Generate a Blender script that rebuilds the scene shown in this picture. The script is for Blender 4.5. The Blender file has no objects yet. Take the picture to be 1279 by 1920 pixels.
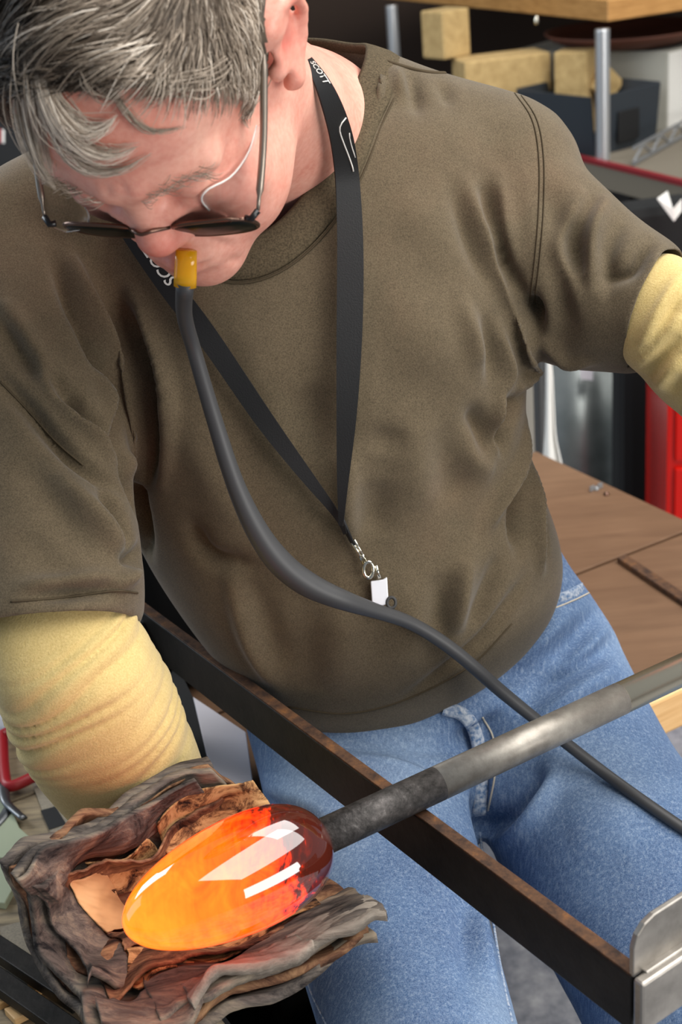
import bpy, bmesh, math, random
import numpy as np
from math import radians, sin, cos, pi
from mathutils import Vector, Matrix
from mathutils.bvhtree import BVHTree

random.seed(7); rng = np.random.default_rng(7)
S = bpy.context.scene
COL = S.collection

# ------------------------------------------------------------------ camera
FPX = 2665.0                       # focal length in pixels of the 1279x1920 frame
PH, RO = radians(25), radians(5.2)
CAM = np.array([0, 0, 1.33])
FW = np.array([0, cos(PH), -sin(PH)]); R0 = np.array([1.0, 0, 0]); U0 = np.array([0, sin(PH), cos(PH)])
RT = cos(RO) * R0 - sin(RO) * U0; UP = sin(RO) * R0 + cos(RO) * U0
cd = bpy.data.cameras.new('camera'); cam = bpy.data.objects.new('camera', cd); COL.objects.link(cam)
cam.matrix_world = Matrix(((RT[0], UP[0], -FW[0], CAM[0]), (RT[1], UP[1], -FW[1], CAM[1]), (RT[2], UP[2], -FW[2], CAM[2]), (0, 0, 0, 1)))
cd.sensor_fit = 'HORIZONTAL'; cd.sensor_width = 36.0; cd.lens = FPX * 36.0 / 1279.0
cd.clip_start = 0.02; cd.clip_end = 50
cd.dof.use_dof = True; cd.dof.focus_distance = 1.08; cd.dof.aperture_fstop = 13.0
S.camera = cam

# ------------------------------------------------------------------ world, lights, exposure
W = bpy.data.worlds.new('workshop_daylight'); S.world = W; W.use_nodes = True
bg = W.node_tree.nodes['Background']; bg.inputs[0].default_value = (0.80, 0.90, 1.0, 1); bg.inputs[1].default_value = 0.20
S.view_settings.view_transform = 'Standard'; S.view_settings.look = 'None'
S.view_settings.gamma = 1.0; S.view_settings.use_curve_mapping = False
S.view_settings.exposure = 0.25

def area(name, loc, target, sx, sy, power, color):
    l = bpy.data.lights.new(name, 'AREA'); l.shape = 'RECTANGLE'; l.size = sx; l.size_y = sy
    l.energy = power; l.color = color
    o = bpy.data.objects.new(name, l); COL.objects.link(o); o.location = loc
    o.rotation_euler = (Vector(target) - Vector(loc)).to_track_quat('-Z', 'Y').to_euler()
    return o
area('overhead_skylight', (1.45, 0.35, 3.1), (0.05, 1.1, 0.85), 3.0, 2.2, 96, (1.0, 0.975, 0.94))
area('daylight_door_right', (2.15, -1.0, 0.95), (0.05, 1.0, 0.8), 1.6, 0.9, 38, (1.0, 0.97, 0.93))
area('daylight_door_left', (-2.4, 1.1, 1.5), (-0.1, 1.5, 0.8), 1.2, 1.6, 6, (0.52, 0.74, 1.0))
area('back_fill', (1.2, 2.0, 3.0), (0.8, 2.3, 0.5), 1.6, 1.4, 40, (1.0, 0.98, 0.95))  # added fill from above for the dark background, no real skylight there

area('back_left_fill', (-1.7, 2.3, 1.9), (0.6, 2.6, 0.6), 1.0, 1.2, 26, (0.9, 0.95, 1.0))  # invented fill that lifts the dark upright shelf faces, not a known window

# ------------------------------------------------------------------ pixel helpers: a photo point at a chosen distance / height
def ray(px, py): return FW + (px - 639.5) / FPX * RT - (py - 960) / FPX * UP
def P(px, py, d): return CAM + d * ray(px, py)
def Z(px, py, z):
    r = ray(px, py); return CAM + r * ((z - CAM[2]) / r[2])
def DEP(p): return float((np.asarray(p) - CAM) @ FW)
def V3(p): return Vector((float(p[0]), float(p[1]), float(p[2])))
def nrm(v): v = np.asarray(v, float); return v / (np.linalg.norm(v) + 1e-12)

# ------------------------------------------------------------------ object helpers
def link(name, me, mat=None, parent=None, smooth=True):
    o = bpy.data.objects.new(name, me); COL.objects.link(o)
    if mat: me.materials.append(mat)
    if smooth and len(me.polygons): me.polygons.foreach_set('use_smooth', [True] * len(me.polygons))
    if parent: o.parent = parent
    return o
def mesh_obj(name, v, f, mat=None, parent=None, smooth=True):
    me = bpy.data.meshes.new(name); me.from_pydata([tuple(map(float, p)) for p in v], [], [tuple(int(i) for i in q) for q in f]); me.update()
    return link(name, me, mat, parent, smooth)
def quads_mesh(name, v, q):
    me = bpy.data.meshes.new(name); v = np.asarray(v, np.float32); q = np.asarray(q, np.int32)
    me.vertices.add(len(v)); me.vertices.foreach_set('co', v.ravel())
    me.loops.add(q.size); me.loops.foreach_set('vertex_index', q.ravel())
    me.polygons.add(len(q)); me.polygons.foreach_set('loop_start', np.arange(len(q), dtype=np.int32) * q.shape[1])
    me.update(calc_edges=True); me.validate(); return me
def thing(name, label, cat, loc=(0, 0, 0), group=None):
    o = bpy.data.objects.new(name, None); COL.objects.link(o); o.empty_display_size = 0.05
    o.location = V3(loc); o['label'] = label; o['category'] = cat
    if group: o['group'] = group
    return o
def child(o, parent):           # keep world placement: thing empties are only translated
    o.parent = parent; o.matrix_parent_inverse = Matrix.Translation(-parent.location); return o
def tag(o, label, cat, group=None):
    o['label'] = label; o['category'] = cat
    if group: o['group'] = group
    return o
def struct(o): o['kind'] = 'structure'; return o

def catmull(pts, n):
    pts = np.asarray(pts, float); m = len(pts)
    if m == 2:
        t = np.linspace(0, 1, n)[:, None]; return pts[0] * (1 - t) + pts[1] * t
    e = np.vstack([2 * pts[0] - pts[1], pts, 2 * pts[-1] - pts[-2]])
    out = []
    for t in np.linspace(0, m - 1, n):
        i = min(int(t), m - 2); u = t - i; a, b, c, d = e[i], e[i + 1], e[i + 2], e[i + 3]
        out.append(0.5 * ((2 * b) + (-a + c) * u + (2 * a - 5 * b + 4 * c - d) * u * u + (-a + 3 * b - 3 * c + d) * u ** 3))
    return np.array(out)
def frames(c, ref=None):
    t = np.gradient(c, axis=0); t /= np.linalg.norm(t, axis=1)[:, None] + 1e-12
    n = np.cross(t[0], ref if ref is not None else (0.3, 0.2, 0.9)); n = nrm(n); N = []
    for k in range(len(c)):
        n = nrm(n - t[k] * (n @ t[k])); N.append(n)
    N = np.array(N); return t, N, np.cross(t, N)
def tube_vf(c, r, sides=10, closed=False, cap=True, sq=1.0, ref=None):
    c = np.asarray(c, float); n = len(c); r = np.broadcast_to(np.asarray(r, float), (n,))
    t, N, B = frames(c, ref); v = []; f = []
    a = np.arange(sides) * 2 * pi / sides
    for k in range(n):
        v += [c[k] + r[k] * (cos(x) * N[k] + sq * sin(x) * B[k]) for x in a]
    rings = n if closed else n - 1
    for k in range(rings):
        k2 = (k + 1) % n
        for j in range(sides):
            j2 = (j + 1) % sides; f.append((k * sides + j, k * sides + j2, k2 * sides + j2, k2 * sides + j))
    if cap and not closed:
        f.append(tuple(range(sides))[::-1]); f.append(tuple((n - 1) * sides + j for j in range(sides)))
    return v, f
class MB:
    def __init__(s): s.v = []; s.f = []
    def add(s, v, f):
        o = len(s.v); s.v += list(v); s.f += [tuple(i + o for i in q) for q in f]; return s
    def tube(s, c, r, sides=10, **k): return s.add(*tube_vf(c, r, sides, **k))
    def box(s, c, ax, ay, az):          # centre and three half vectors
        c, ax, ay, az = map(np.asarray, (c, ax, ay, az))
        v = [c + i * ax + j * ay + k * az for i in (-1, 1) for j in (-1, 1) for k in (-1, 1)]
        f = [(0, 1, 3, 2), (4, 6, 7, 5), (0, 4, 5, 1), (2, 3, 7, 6), (0, 2, 6, 4), (1, 5, 7, 3)]
        if np.dot(np.cross(ax, ay), az) < 0: f = [q[::-1] for q in f]
        return s.add(v, f)
    def lathe(s, base, axis, prof, sides=32):   # prof: (distance along axis, radius)
        axis = nrm(axis); n = nrm(np.cross(axis, (0.31, 0.12, 0.9))); b = np.cross(axis, n); v = []; f = []
        for (h, r) in prof:
            v += [np.asarray(base) + axis * h + r * (cos(2 * pi * j / sides) * n + sin(2 * pi * j / sides) * b) for j in range(sides)]
        for k in range(len(prof) - 1):
            for j in range(sides):
                j2 = (j + 1) % sides; f.append((k * sides + j, k * sides + j2, (k + 1) * sides + j2, (k + 1) * sides + j))
        f.append(tuple(range(sides))[::-1]); f.append(tuple((len(prof) - 1) * sides + j for j in range(sides)))
        return s.add(v, f)
    def build(s, name, mat=None, parent=None, smooth=False, bevel=0.0):
        me = bpy.data.meshes.new(name); me.from_pydata([tuple(map(float, p)) for p in s.v], [], [tuple(int(i) for i in q) for q in s.f]); me.update()
        if bevel:
            bm = bmesh.new(); bm.from_mesh(me)
            es = [e for e in bm.edges if len(e.link_faces) == 2 and e.calc_face_angle(0) > 0.6]
            bmesh.ops.bevel(bm, geom=es, offset=bevel, segments=2, affect='EDGES', profile=0.5, clamp_overlap=True)
            bm.to_mesh(me); bm.free()
        o = link(name, me, mat, None, smooth)
        if parent: child(o, parent)
        return o
def prism(outline, thick):             # outline: 3-D points in a plane, thick: vector
    n = len(outline); o = [np.asarray(p) for p in outline]; v = o + [p + thick for p in o]
    f = [tuple(range(n))[::-1], tuple(range(n, 2 * n))] + [(k, (k + 1) % n, n + (k + 1) % n, n + k) for k in range(n)]
    return v, f

# ------------------------------------------------------------------ numpy modelling tools
def mesh_arrays(me):
    v = np.empty(len(me.vertices) * 3, np.float32); me.vertices.foreach_get('co', v)
    return v.reshape(-1, 3).astype(float)
def edges_of(me):
    e = np.empty(len(me.edges) * 2, np.int32); me.edges.foreach_get('vertices', e); return e.reshape(-1, 2)
def smooth_v(v, e, it, lam=0.5):
    deg = np.bincount(e.ravel(), minlength=len(v))[:, None] + 1e-9
    for _ in range(it):
        s = np.zeros_like(v)
        for k in range(3):
            s[:, k] = np.bincount(e[:, 0], v[e[:, 1], k], len(v)) + np.bincount(e[:, 1], v[e[:, 0], k], len(v))
        v = v + lam * (s / deg - v)
    return v
def normals_of(me):
    n = np.empty(len(me.vertices) * 3, np.float32); me.vertices.foreach_get('normal', n); return n.reshape(-1, 3).astype(float)
def set_v(me, v): me.vertices.foreach_set('co', v.astype(np.float32).ravel()); me.update()
def bvh_of(me): return BVHTree.FromPolygons([tuple(x.co) for x in me.vertices], [tuple(p.vertices) for p in me.polygons])
def hit_d(bvh, px, py):
    r = ray(px, py); h = bvh.ray_cast(V3(CAM), V3(nrm(r)))
    return None if h[0] is None else DEP(h[0])
def on_surface(bvh, pts, n=None, lift=0.0):
    c = catmull([(x, y) for x, y in pts], n) if n else np.array(pts, float)
    out = []
    for x, y in c:
        d = hit_d(bvh, x, y)
        out.append(None if d is None else P(x, y, d - lift))
    return [p for p in out if p is not None]
def ridge(v, n, line, w, amp, taper=True):
    line = np.asarray(line)
    lo, hi = line.min(0) - 3 * w, line.max(0) + 3 * w
    idx = np.where(((v > lo) & (v < hi)).all(1))[0]
    if not len(idx): return np.zeros((0,), int), np.zeros((0, 3))
    d2 = ((v[idx, None, :] - line[None]) ** 2).sum(2); k = d2.argmin(1); d2 = d2.min(1)
    t = k / max(1, len(line) - 1)
    a = amp * (np.sin(pi * np.clip(t, 0.02, 0.98)) ** 0.6 if taper else 1.0)
    return idx, (a * np.exp(-d2 / (w * w)))[:, None] * n[idx]
def folds(me, bvh, items, seg=28):
    v = mesh_arrays(me); n = normals_of(me); dv = np.zeros_like(v)
    for pts, w, amp in items:
        line = on_surface(bvh, pts, seg)
        if len(line) < 3: continue
        i, d = ridge(v, n, line, w, amp); dv[i] += d
    set_v(me, v + dv)
def vnoise(v, scale, amp, seed, me):
    r = np.random.default_rng(seed); n = normals_of(me); s = np.zeros(len(v))
    for _ in range(7):
        k = r.normal(size=3); k = k / np.linalg.norm(k) * scale * r.uniform(0.6, 1.6); s += np.sin(v @ k + r.uniform(0, 6.28))
    return v + n * (s / 3.0 * amp)[:, None]

def ring(Lp, Rp, d, b, spine, n=32, ex=2.2, dR=None):
    A = P(*Lp, d); Bp = P(*Rp, d if dR is None else dR); c = (A + Bp) / 2; a = (Bp - A) / 2
    bb = np.cross(nrm(a), nrm(spine)); bb = nrm(bb) * b
    out = []
    for k in range(n):
        t = 2 * pi * k / n; x, y = cos(t), sin(t)
        out.append(c + a * np.sign(x) * abs(x) ** (2 / ex) + bb * np.sign(y) * abs(y) ** (2 / ex))
    return np.array(out)
def loft_vf(rings, sub=5):
    rings = np.array(rings); m = len(rings); n = rings.shape[1]
    fine = np.stack([catmull(rings[:, k], (m - 1) * sub + 1) for k in range(n)], 1)
    v = fine.reshape(-1, 3); f = []; K = len(fine)
    for i in range(K - 1):
        for j in range(n):
            j2 = (j + 1) % n; f.append((i * n + j, i * n + j2, (i + 1) * n + j2, (i + 1) * n + j))
    f.append(tuple(range(n))[::-1]); f.append(tuple((K - 1) * n + j for j in range(n)))
    return v, f
def loft_px(st, **k):
    mids = [P((a[0] + b[0]) / 2, (a[1] + b[1]) / 2, d) for a, b, d, w in st]; rs = []
    for i, (a, b, d, w) in enumerate(st):
        sp = mids[min(i + 1, len(st) - 1)] - mids[max(i - 1, 0)]; rs.append(ring(a, b, d, w, sp, **k))
    return loft_vf(rs)
def cone_vf(a, b, ra, rb, n=12):
    c = []; r = []
    for t in np.linspace(-90, 0, 5): c.append(np.asarray(a) + nrm(np.asarray(b) - a) * ra * sin(radians(t))); r.append(max(ra * cos(radians(t)), 1e-4))
    for t in np.linspace(0, 90, 5): c.append(np.asarray(b) + nrm(np.asarray(b) - a) * rb * sin(radians(t))); r.append(max(rb * cos(radians(t)), 1e-4))
    return tube_vf(np.array(c), r, 20)
def remesh(pieces, voxel):
    mb = MB()
    for v, f in pieces: mb.add(v, f)
    me = bpy.data.meshes.new('work'); me.from_pydata([tuple(map(float, p)) for p in mb.v], [], [tuple(int(i) for i in q) for q in mb.f]); me.update()
    bm = bmesh.new(); bm.from_mesh(me); bmesh.ops.recalc_face_normals(bm, faces=bm.faces); bm.to_mesh(me); bm.free()
    o = bpy.data.objects.new('work', me); COL.objects.link(o)
    m = o.modifiers.new('r', 'REMESH'); m.mode = 'VOXEL'; m.voxel_size = voxel
    dg = bpy.context.evaluated_depsgraph_get(); dg.update()
    res = bpy.data.meshes.new_from_object(o.evaluated_get(dg)); bpy.data.objects.remove(o); bpy.data.meshes.remove(me)
    return res
def cut_faces(me, mask):               # delete vertices where mask
    bm = bmesh.new(); bm.from_mesh(me); bm.verts.ensure_lookup_table()
    bmesh.ops.delete(bm, geom=[bm.verts[i] for i in np.where(mask)[0]], context='VERTS'); bm.to_mesh(me); bm.free(); me.update()

def cut_plane(me, c, n, rad):
    bm = bmesh.new(); bm.from_mesh(me); c = V3(c); n = V3(n)
    fs = [f for f in bm.faces if (f.calc_center_median() - c).length < rad and (f.calc_center_median() - c).dot(n) > -0.025]
    g = list({e for f in fs for e in f.edges}) + list({x for f in fs for x in f.verts}) + fs
    bmesh.ops.bisect_plane(bm, geom=g, plane_co=c, plane_no=n, clear_outer=True, dist=1e-6); bm.to_mesh(me); bm.free(); me.update()
def snap_boundary(me, ring_, tol):
    bm = bmesh.new(); bm.from_mesh(me); rr = np.asarray(ring_); rr = np.vstack([rr + (np.roll(rr, -1, 0) - rr) * t for t in (0, .25, .5, .75)])
    for x in bm.verts:
        if x.is_boundary:
            d = ((rr - np.array(x.co)) ** 2).sum(1); k = d.argmin()
            if d[k] < tol * tol: x.co = V3(rr[k])
    bm.to_mesh(me); bm.free(); me.update()

def surface_nets(fn, lo, hi, h):
    lo = np.array(lo, float); n = np.ceil((np.array(hi) - lo) / h).astype(int) + 1
    ax = [(lo[k] + h * np.arange(n[k])).astype(np.float32) for k in range(3)]
    vals = np.empty(n, np.float32)
    for i0 in range(0, n[0], 24):
        X, Y, Zz = np.meshgrid(ax[0][i0:i0 + 24], ax[1], ax[2], indexing='ij'); vals[i0:i0 + 24] = fn(X, Y, Zz)
    cs = vals[:-1, :-1, :-1] < 0
    cnt = np.zeros(n - 1, np.int8); acc = np.zeros(tuple(n - 1) + (3,), np.float32)
    def sl(o): return tuple(slice(o[k], n[k] - 1 + o[k]) for k in range(3))
    for a in range(3):
        for b0 in (0, 1):
            for b1 in (0, 1):
                o0 = [0, 0, 0]; oth = [k for k in range(3) if k != a]; o0[oth[0]] = b0; o0[oth[1]] = b1; o1 = list(o0); o1[a] = 1
                A, B = vals[sl(o0)], vals[sl(o1)]; m = (A < 0) != (B < 0)
                idx = np.nonzero(m); t = A[idx] / (A[idx] - B[idx])
                cnt[idx] += 1
                p = np.tile(np.array(o0, np.float32), (len(t), 1)); p[:, a] = t
                acc[idx] += p
    act = np.nonzero(cnt); ids = np.full(tuple(n - 1), -1, np.int32); ids[act] = np.arange(len(act[0]))
    v = acc[act] / cnt[act][:, None]; v = lo + h * (np.stack(act, 1) + v)
    quads = []
    for a in range(3):
        oth = [k for k in range(3) if k != a]
        s0 = [slice(1, n[k] - 1) for k in range(3)]; s0[a] = slice(0, n[a] - 1); s1 = list(s0); s1[a] = slice(1, n[a])
        A, B = vals[tuple(s0)], vals[tuple(s1)]; m = np.nonzero((A < 0) != (B < 0)); flip = A[m] < 0
        base = np.stack(m, 1); base[:, oth[0]] += 1; base[:, oth[1]] += 1
        def g(d0, d1):
            q = base.copy(); q[:, oth[0]] += d0; q[:, oth[1]] += d1; return ids[q[:, 0], q[:, 1], q[:, 2]]
        q = np.stack([g(-1, -1), g(0, -1), g(0, 0), g(-1, 0)], 1)
        if a == 1: flip = ~flip
        q[~flip] = q[~flip][:, ::-1]; quads.append(q)
    return v, np.vstack(quads)
def smin(a, b, k):
    h = np.clip(0.5 + 0.5 * (b - a) / k, 0, 1); return b * (1 - h) + a * h - k * h * (1 - h)
def ell(X, Y, Zz, c, r):
    x, y, z = X - np.float32(c[0]), Y - np.float32(c[1]), Zz - np.float32(c[2])
    k0 = np.sqrt((x / r[0]) ** 2 + (y / r[1]) ** 2 + (z / r[2]) ** 2); k1 = np.sqrt((x / r[0] ** 2) ** 2 + (y / r[1] ** 2) ** 2 + (z / r[2] ** 2) ** 2) + 1e-6
    return k0 * (k0 - 1) / k1
def caps(X, Y, Zz, a, b, ra, rb):
    a = np.array(a, np.float32); b = np.array(b, np.float32); d = b - a
    t = np.clip(((X - a[0]) * d[0] + (Y - a[1]) * d[1] + (Zz - a[2]) * d[2]) / (d @ d), 0, 1)
    return np.sqrt((X - a[0] - t * d[0]) ** 2 + (Y - a[1] - t * d[1]) ** 2 + (Zz - a[2] - t * d[2]) ** 2) - (ra + (rb - ra) * t)

# ------------------------------------------------------------------ materials
def srgb(r, g, b): return tuple(((c / 255) / 12.92 if c / 255 <= 0.04045 else ((c / 255 + 0.055) / 1.055) ** 2.4) for c in (r, g, b)) + (1,)
class Mat:
    def __init__(s, name, color=(0.5, 0.5, 0.5, 1), rough=0.6, metal=0.0, spec=0.5):
        s.m = bpy.data.materials.new(name); s.m.use_nodes = True; s.t = s.m.node_tree; s.n = s.t.nodes; s.l = s.t.links
        s.b = s.n['Principled BSDF']; s.b.inputs['Base Color'].default_value = color; s.b.inputs['Roughness'].default_value = rough
        s.b.inputs['Metallic'].default_value = metal; s.b.inputs['Specular IOR Level'].default_value = spec
    def new(s, t, **k):
        n = s.n.new(t)
        for a, b in k.items(): setattr(n, a, b)
        return n
    def coord(s, scale=(1, 1, 1), rot=(0, 0, 0), src='Object'):
        c = s.new('ShaderNodeTexCoord'); m = s.new('ShaderNodeMapping'); s.l.new(c.outputs[src], m.inputs[0])
        m.inputs['Scale'].default_value = scale; m.inputs['Rotation'].default_value = rot; return m.outputs[0]
    def noise(s, scale, detail=4, rough=0.55, vec=None, dist=0.0):
        n = s.new('ShaderNodeTexNoise'); n.inputs['Scale'].default_value = scale; n.inputs['Detail'].default_value = detail
        n.inputs['Roughness'].default_value = rough; n.inputs['Distortion'].default_value = dist
        s.l.new(vec if vec is not None else s.coord(), n.inputs['Vector']); return n.outputs['Fac']
    def ramp(s, fac, stops):
        r = s.new('ShaderNodeValToRGB'); e = r.color_ramp.elements
        while len(e) < len(stops): e.new(0.5)
        for i, (p, c) in enumerate(stops): e[i].position = p; e[i].color = c if len(c) == 4 else tuple(c) + (1,)
        s.l.new(fac, r.inputs[0]); return r.outputs['Color']
    def mix(s, fac, a, b, mode='MIX'):
        m = s.new('ShaderNodeMix', data_type='RGBA', blend_type=mode)
        for sock, val in ((m.inputs[0], fac), (m.inputs[6], a), (m.inputs[7], b)):
            if hasattr(val, 'links') or hasattr(val, 'is_linked'): s.l.new(val, sock)
            else: sock.default_value = val
        return m.outputs[2]
    def base(s, c): s.l.new(c, s.b.inputs['Base Color']); return s
    def bump(s, h, strength=0.3, dist=0.002):
        b = s.new('ShaderNodeBump'); b.inputs['Strength'].default_value = strength; b.inputs['Distance'].default_value = dist
        s.l.new(h, b.inputs['Height']); s.l.new(b.outputs[0], s.b.inputs['Normal']); return s
M = {}
def mk(name, *a, **k): M[name] = Mat(name, *a, **k); return M[name]

m = mk('shirt_cotton', rough=0.92, spec=0.15)
n1 = m.noise(7, 4); n2 = m.noise(900, 2, 0.7); n3 = m.noise(60, 5, 0.65)
c = m.ramp(n1, [(0.3, srgb(82, 72, 55)), (0.55, srgb(93, 81, 63)), (0.72, srgb(112, 90, 70))])
c = m.mix(0.3, c, m.ramp(n3, [(0.3, srgb(72, 63, 48)), (0.7, srgb(112, 98, 77))]))
c = m.mix(0.38, c, m.ramp(n2, [(0.35, srgb(58, 50, 38)), (0.65, srgb(124, 110, 88))])); m.base(c)
m.bump(n2, 0.25, 0.0006); m.b.inputs['Sheen Weight'].default_value = 0.15; m.b.inputs['Sheen Roughness'].default_value = 0.5
m = mk('shirt_rib', rough=0.92, spec=0.15); m.base(m.ramp(m.noise(700, 2), [(0.3, srgb(66, 58, 44)), (0.7, srgb(98, 86, 67))]))
mk('shirt_stitch', srgb(78, 68, 53), 0.9, spec=0.1)

m = mk('denim', rough=0.85, spec=0.2)
v1 = m.coord((1, 1, 1)); fib = m.noise(420, 3, 0.6, m.coord((1.0, 1.0, 0.16), (0.35, -0.2, 0))); big = m.noise(6.5, 3, 0.5, v1); fine = m.noise(1100, 2, 0.6, v1)
c = m.ramp(big, [(0.30, srgb(54, 80, 122)), (0.5, srgb(82, 112, 152)), (0.68, srgb(134, 158, 186))])
c = m.mix(0.32, c, m.ramp(fib, [(0.35, srgb(38, 62, 104)), (0.52, srgb(92, 122, 160)), (0.68, srgb(182, 198, 214))]))
c = m.mix(0.2, c, m.ramp(fine, [(0.35, srgb(34, 60, 104)), (0.65, srgb(196, 210, 226))])); m.base(c); m.bump(fib, 0.25, 0.0008)
m = mk('denim_edge', rough=0.85, spec=0.2); m.base(m.ramp(m.noise(300, 3), [(0.35, srgb(92, 122, 160)), (0.65, srgb(196, 202, 210))]))
mk('jean_stitch', srgb(196, 186, 168), 0.9)

m = mk('skin', rough=0.42, spec=0.4)
b1 = m.noise(22, 4); b2 = m.noise(240, 3); 
c = m.ramp(b1, [(0.3, srgb(226, 150, 130)), (0.5, srgb(236, 168, 148)), (0.7, srgb(240, 182, 160))])
c = m.mix(0.16, c, m.ramp(b2, [(0.35, srgb(196, 104, 90)), (0.65, srgb(248, 206, 186))]))
at = m.new('ShaderNodeAttribute', attribute_name='flush'); c = m.mix(at.outputs['Fac'], c, srgb(214, 96, 84)); m.base(c)
m.bump(b2, 0.12, 0.0008)
m.b.inputs['Subsurface Weight'].default_value = 0.12; m.b.inputs['Subsurface Radius'].default_value = (1.0, 0.35, 0.2); m.b.inputs['Subsurface Scale'].default_value = 0.006

m = mk('hair', rough=0.5, spec=0.35); at = m.new('ShaderNodeAttribute', attribute_name='tone'); at.attribute_type = 'GEOMETRY'
m.base(m.ramp(at.outputs['Fac'], [(0.0, srgb(40, 32, 26)), (0.35, srgb(98, 84, 70)), (0.7, srgb(186, 170, 152)), (1.0, srgb(244, 232, 216))]))
m = mk('hair_under', rough=0.8); m.base(m.ramp(m.noise(90, 4), [(0.3, srgb(60, 52, 44)), (0.7, srgb(120, 106, 92))]))
m = mk('aramid', rough=0.95, spec=0.1)
a1 = m.noise(12, 3); a2 = m.noise(650, 3, 0.7); c = m.ramp(a1, [(0.3, srgb(196, 170, 106)), (0.7, srgb(222, 196, 130))])
c = m.mix(0.3, c, m.ramp(a2, [(0.3, srgb(160, 132, 76)), (0.7, srgb(240, 220, 164))])); m.base(c); m.bump(a2, 0.5, 0.0012); m.b.inputs['Sheen Weight'].default_value = 0.25
m = mk('blackened_steel', rough=0.5, metal=0.6); st = m.noise(30, 5, 0.7)
m.base(m.ramp(st, [(0.35, srgb(24, 22, 20)), (0.7, srgb(44, 40, 36))])); m.bump(m.noise(160, 4), 0.2, 0.001)
m = mk('rusty_edge', rough=0.7, metal=0.3); m.base(m.ramp(m.noise(60, 5, 0.75), [(0.35, srgb(52, 36, 28)), (0.55, srgb(96, 66, 44)), (0.75, srgb(140, 92, 48))]))
m = mk('bracket_steel', rough=0.38, metal=0.75); g = m.noise(26, 5, 0.6)
m.base(m.ramp(g, [(0.3, srgb(118, 114, 108)), (0.7, srgb(176, 170, 162))])); m.bump(m.noise(220, 3), 0.08, 0.0006)
m = mk('pipe_steel', rough=0.46, metal=0.7); cc = m.coord(src='Generated')
m.base(m.ramp(m.noise(40, 6, 0.7), [(0.3, srgb(128, 122, 114)), (0.7, srgb(176, 170, 160))])); m.bump(m.noise(380, 4), 0.12, 0.0005)
m = mk('pipe_scale', rough=0.55, metal=0.6); m.base(m.ramp(m.noise(120, 6, 0.75), [(0.35, srgb(44, 42, 40)), (0.6, srgb(84, 80, 78)), (0.8, srgb(140, 136, 132))])); m.bump(m.noise(400, 4), 0.5, 0.001)
mk('pipe_polish', srgb(214, 204, 182), 0.26, 0.85)
mk('strap_black', srgb(19, 19, 20), 0.6, spec=0.4); M['strap_black'].bump(M['strap_black'].noise(900, 2), 0.3, 0.0006)
mk('strap_grey', srgb(58, 57, 56), 0.7)
mk('print_white', srgb(225, 222, 215), 0.6)
m = mk('hose_rubber', srgb(62, 62, 63), 0.48, spec=0.45)
m = mk('amber_plastic', (1.0, 0.50, 0.015, 1), 0.12, spec=0.6); m.b.inputs['Transmission Weight'].default_value = 0.35; m.b.inputs['IOR'].default_value = 1.4
mk('chrome', srgb(225, 220, 205), 0.16, 1.0); mk('badge_white', srgb(226, 226, 232), 0.45)
mk('frame_metal', srgb(112, 86, 74), 0.28, 0.9); mk('frame_grey', srgb(150, 138, 126), 0.35, 0.8); mk('dark_plastic', srgb(18, 18, 20), 0.3)
m = mk('dark_lens', (0.006, 0.008, 0.006, 1), 0.3, spec=0.12)
m = mk('clear_shield', (0.93, 0.95, 0.96, 1), 0.06); m.b.inputs['Transmission Weight'].default_value = 1.0; m.b.inputs['IOR'].default_value = 1.12
mk('shield_glint', srgb(238, 232, 226), 0.3)  # whitish colour standing in for light caught along the clear shield's edge

# hot glass: hottest at the tip, dark red clear glass towards the pipe; 'Generated' x runs along the axis
m = mk('hot_glass', (0.05, 0.006, 0.003, 1), 0.04, spec=0.75)
at = m.new('ShaderNodeAttribute', attribute_name='along')
sw = m.noise(30, 4, 0.6, m.coord((1, 1, 1)), 2.2); sw2 = m.noise(48, 3, 0.6, m.coord((3.0, 0.6, 1), (0, 0, radians(-30))), 0.8)
ma = m.new('ShaderNodeMath', operation='MULTIPLY_ADD'); m.l.new(sw, ma.inputs[0]); ma.inputs[1].default_value = 0.62; m.l.new(at.outputs['Fac'], ma.inputs[2])
mb_ = m.new('ShaderNodeMath', operation='MULTIPLY_ADD'); m.l.new(sw2, mb_.inputs[0]); mb_.inputs[1].default_value = 0.42; m.l.new(ma.outputs[0], mb_.inputs[2])
sb = m.new('ShaderNodeMath', operation='SUBTRACT'); m.l.new(mb_.outputs[0], sb.inputs[0]); sb.inputs[1].default_value = 0.53
em = m.ramp(sb.outputs[0], [(0.0, (1.0, 0.15, 0.004)), (0.28, (1.0, 0.100, 0.0012)), (0.52, (1.0, 0.060, 0.0006)), (0.65, (0.85, 0.027, 0.0005)), (0.73, (0.05, 0.0034, 0.001)), (0.81, (0.010, 0.0024, 0.0014))])
m.l.new(em, m.b.inputs['Emission Color']); m.b.inputs['Emission Strength'].default_value = 2.6
m.b.inputs['Coat Weight'].default_value = 1.0; m.b.inputs['Coat Roughness'].default_value = 0.02; m.b.inputs['Coat IOR'].default_value = 1.5

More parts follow.
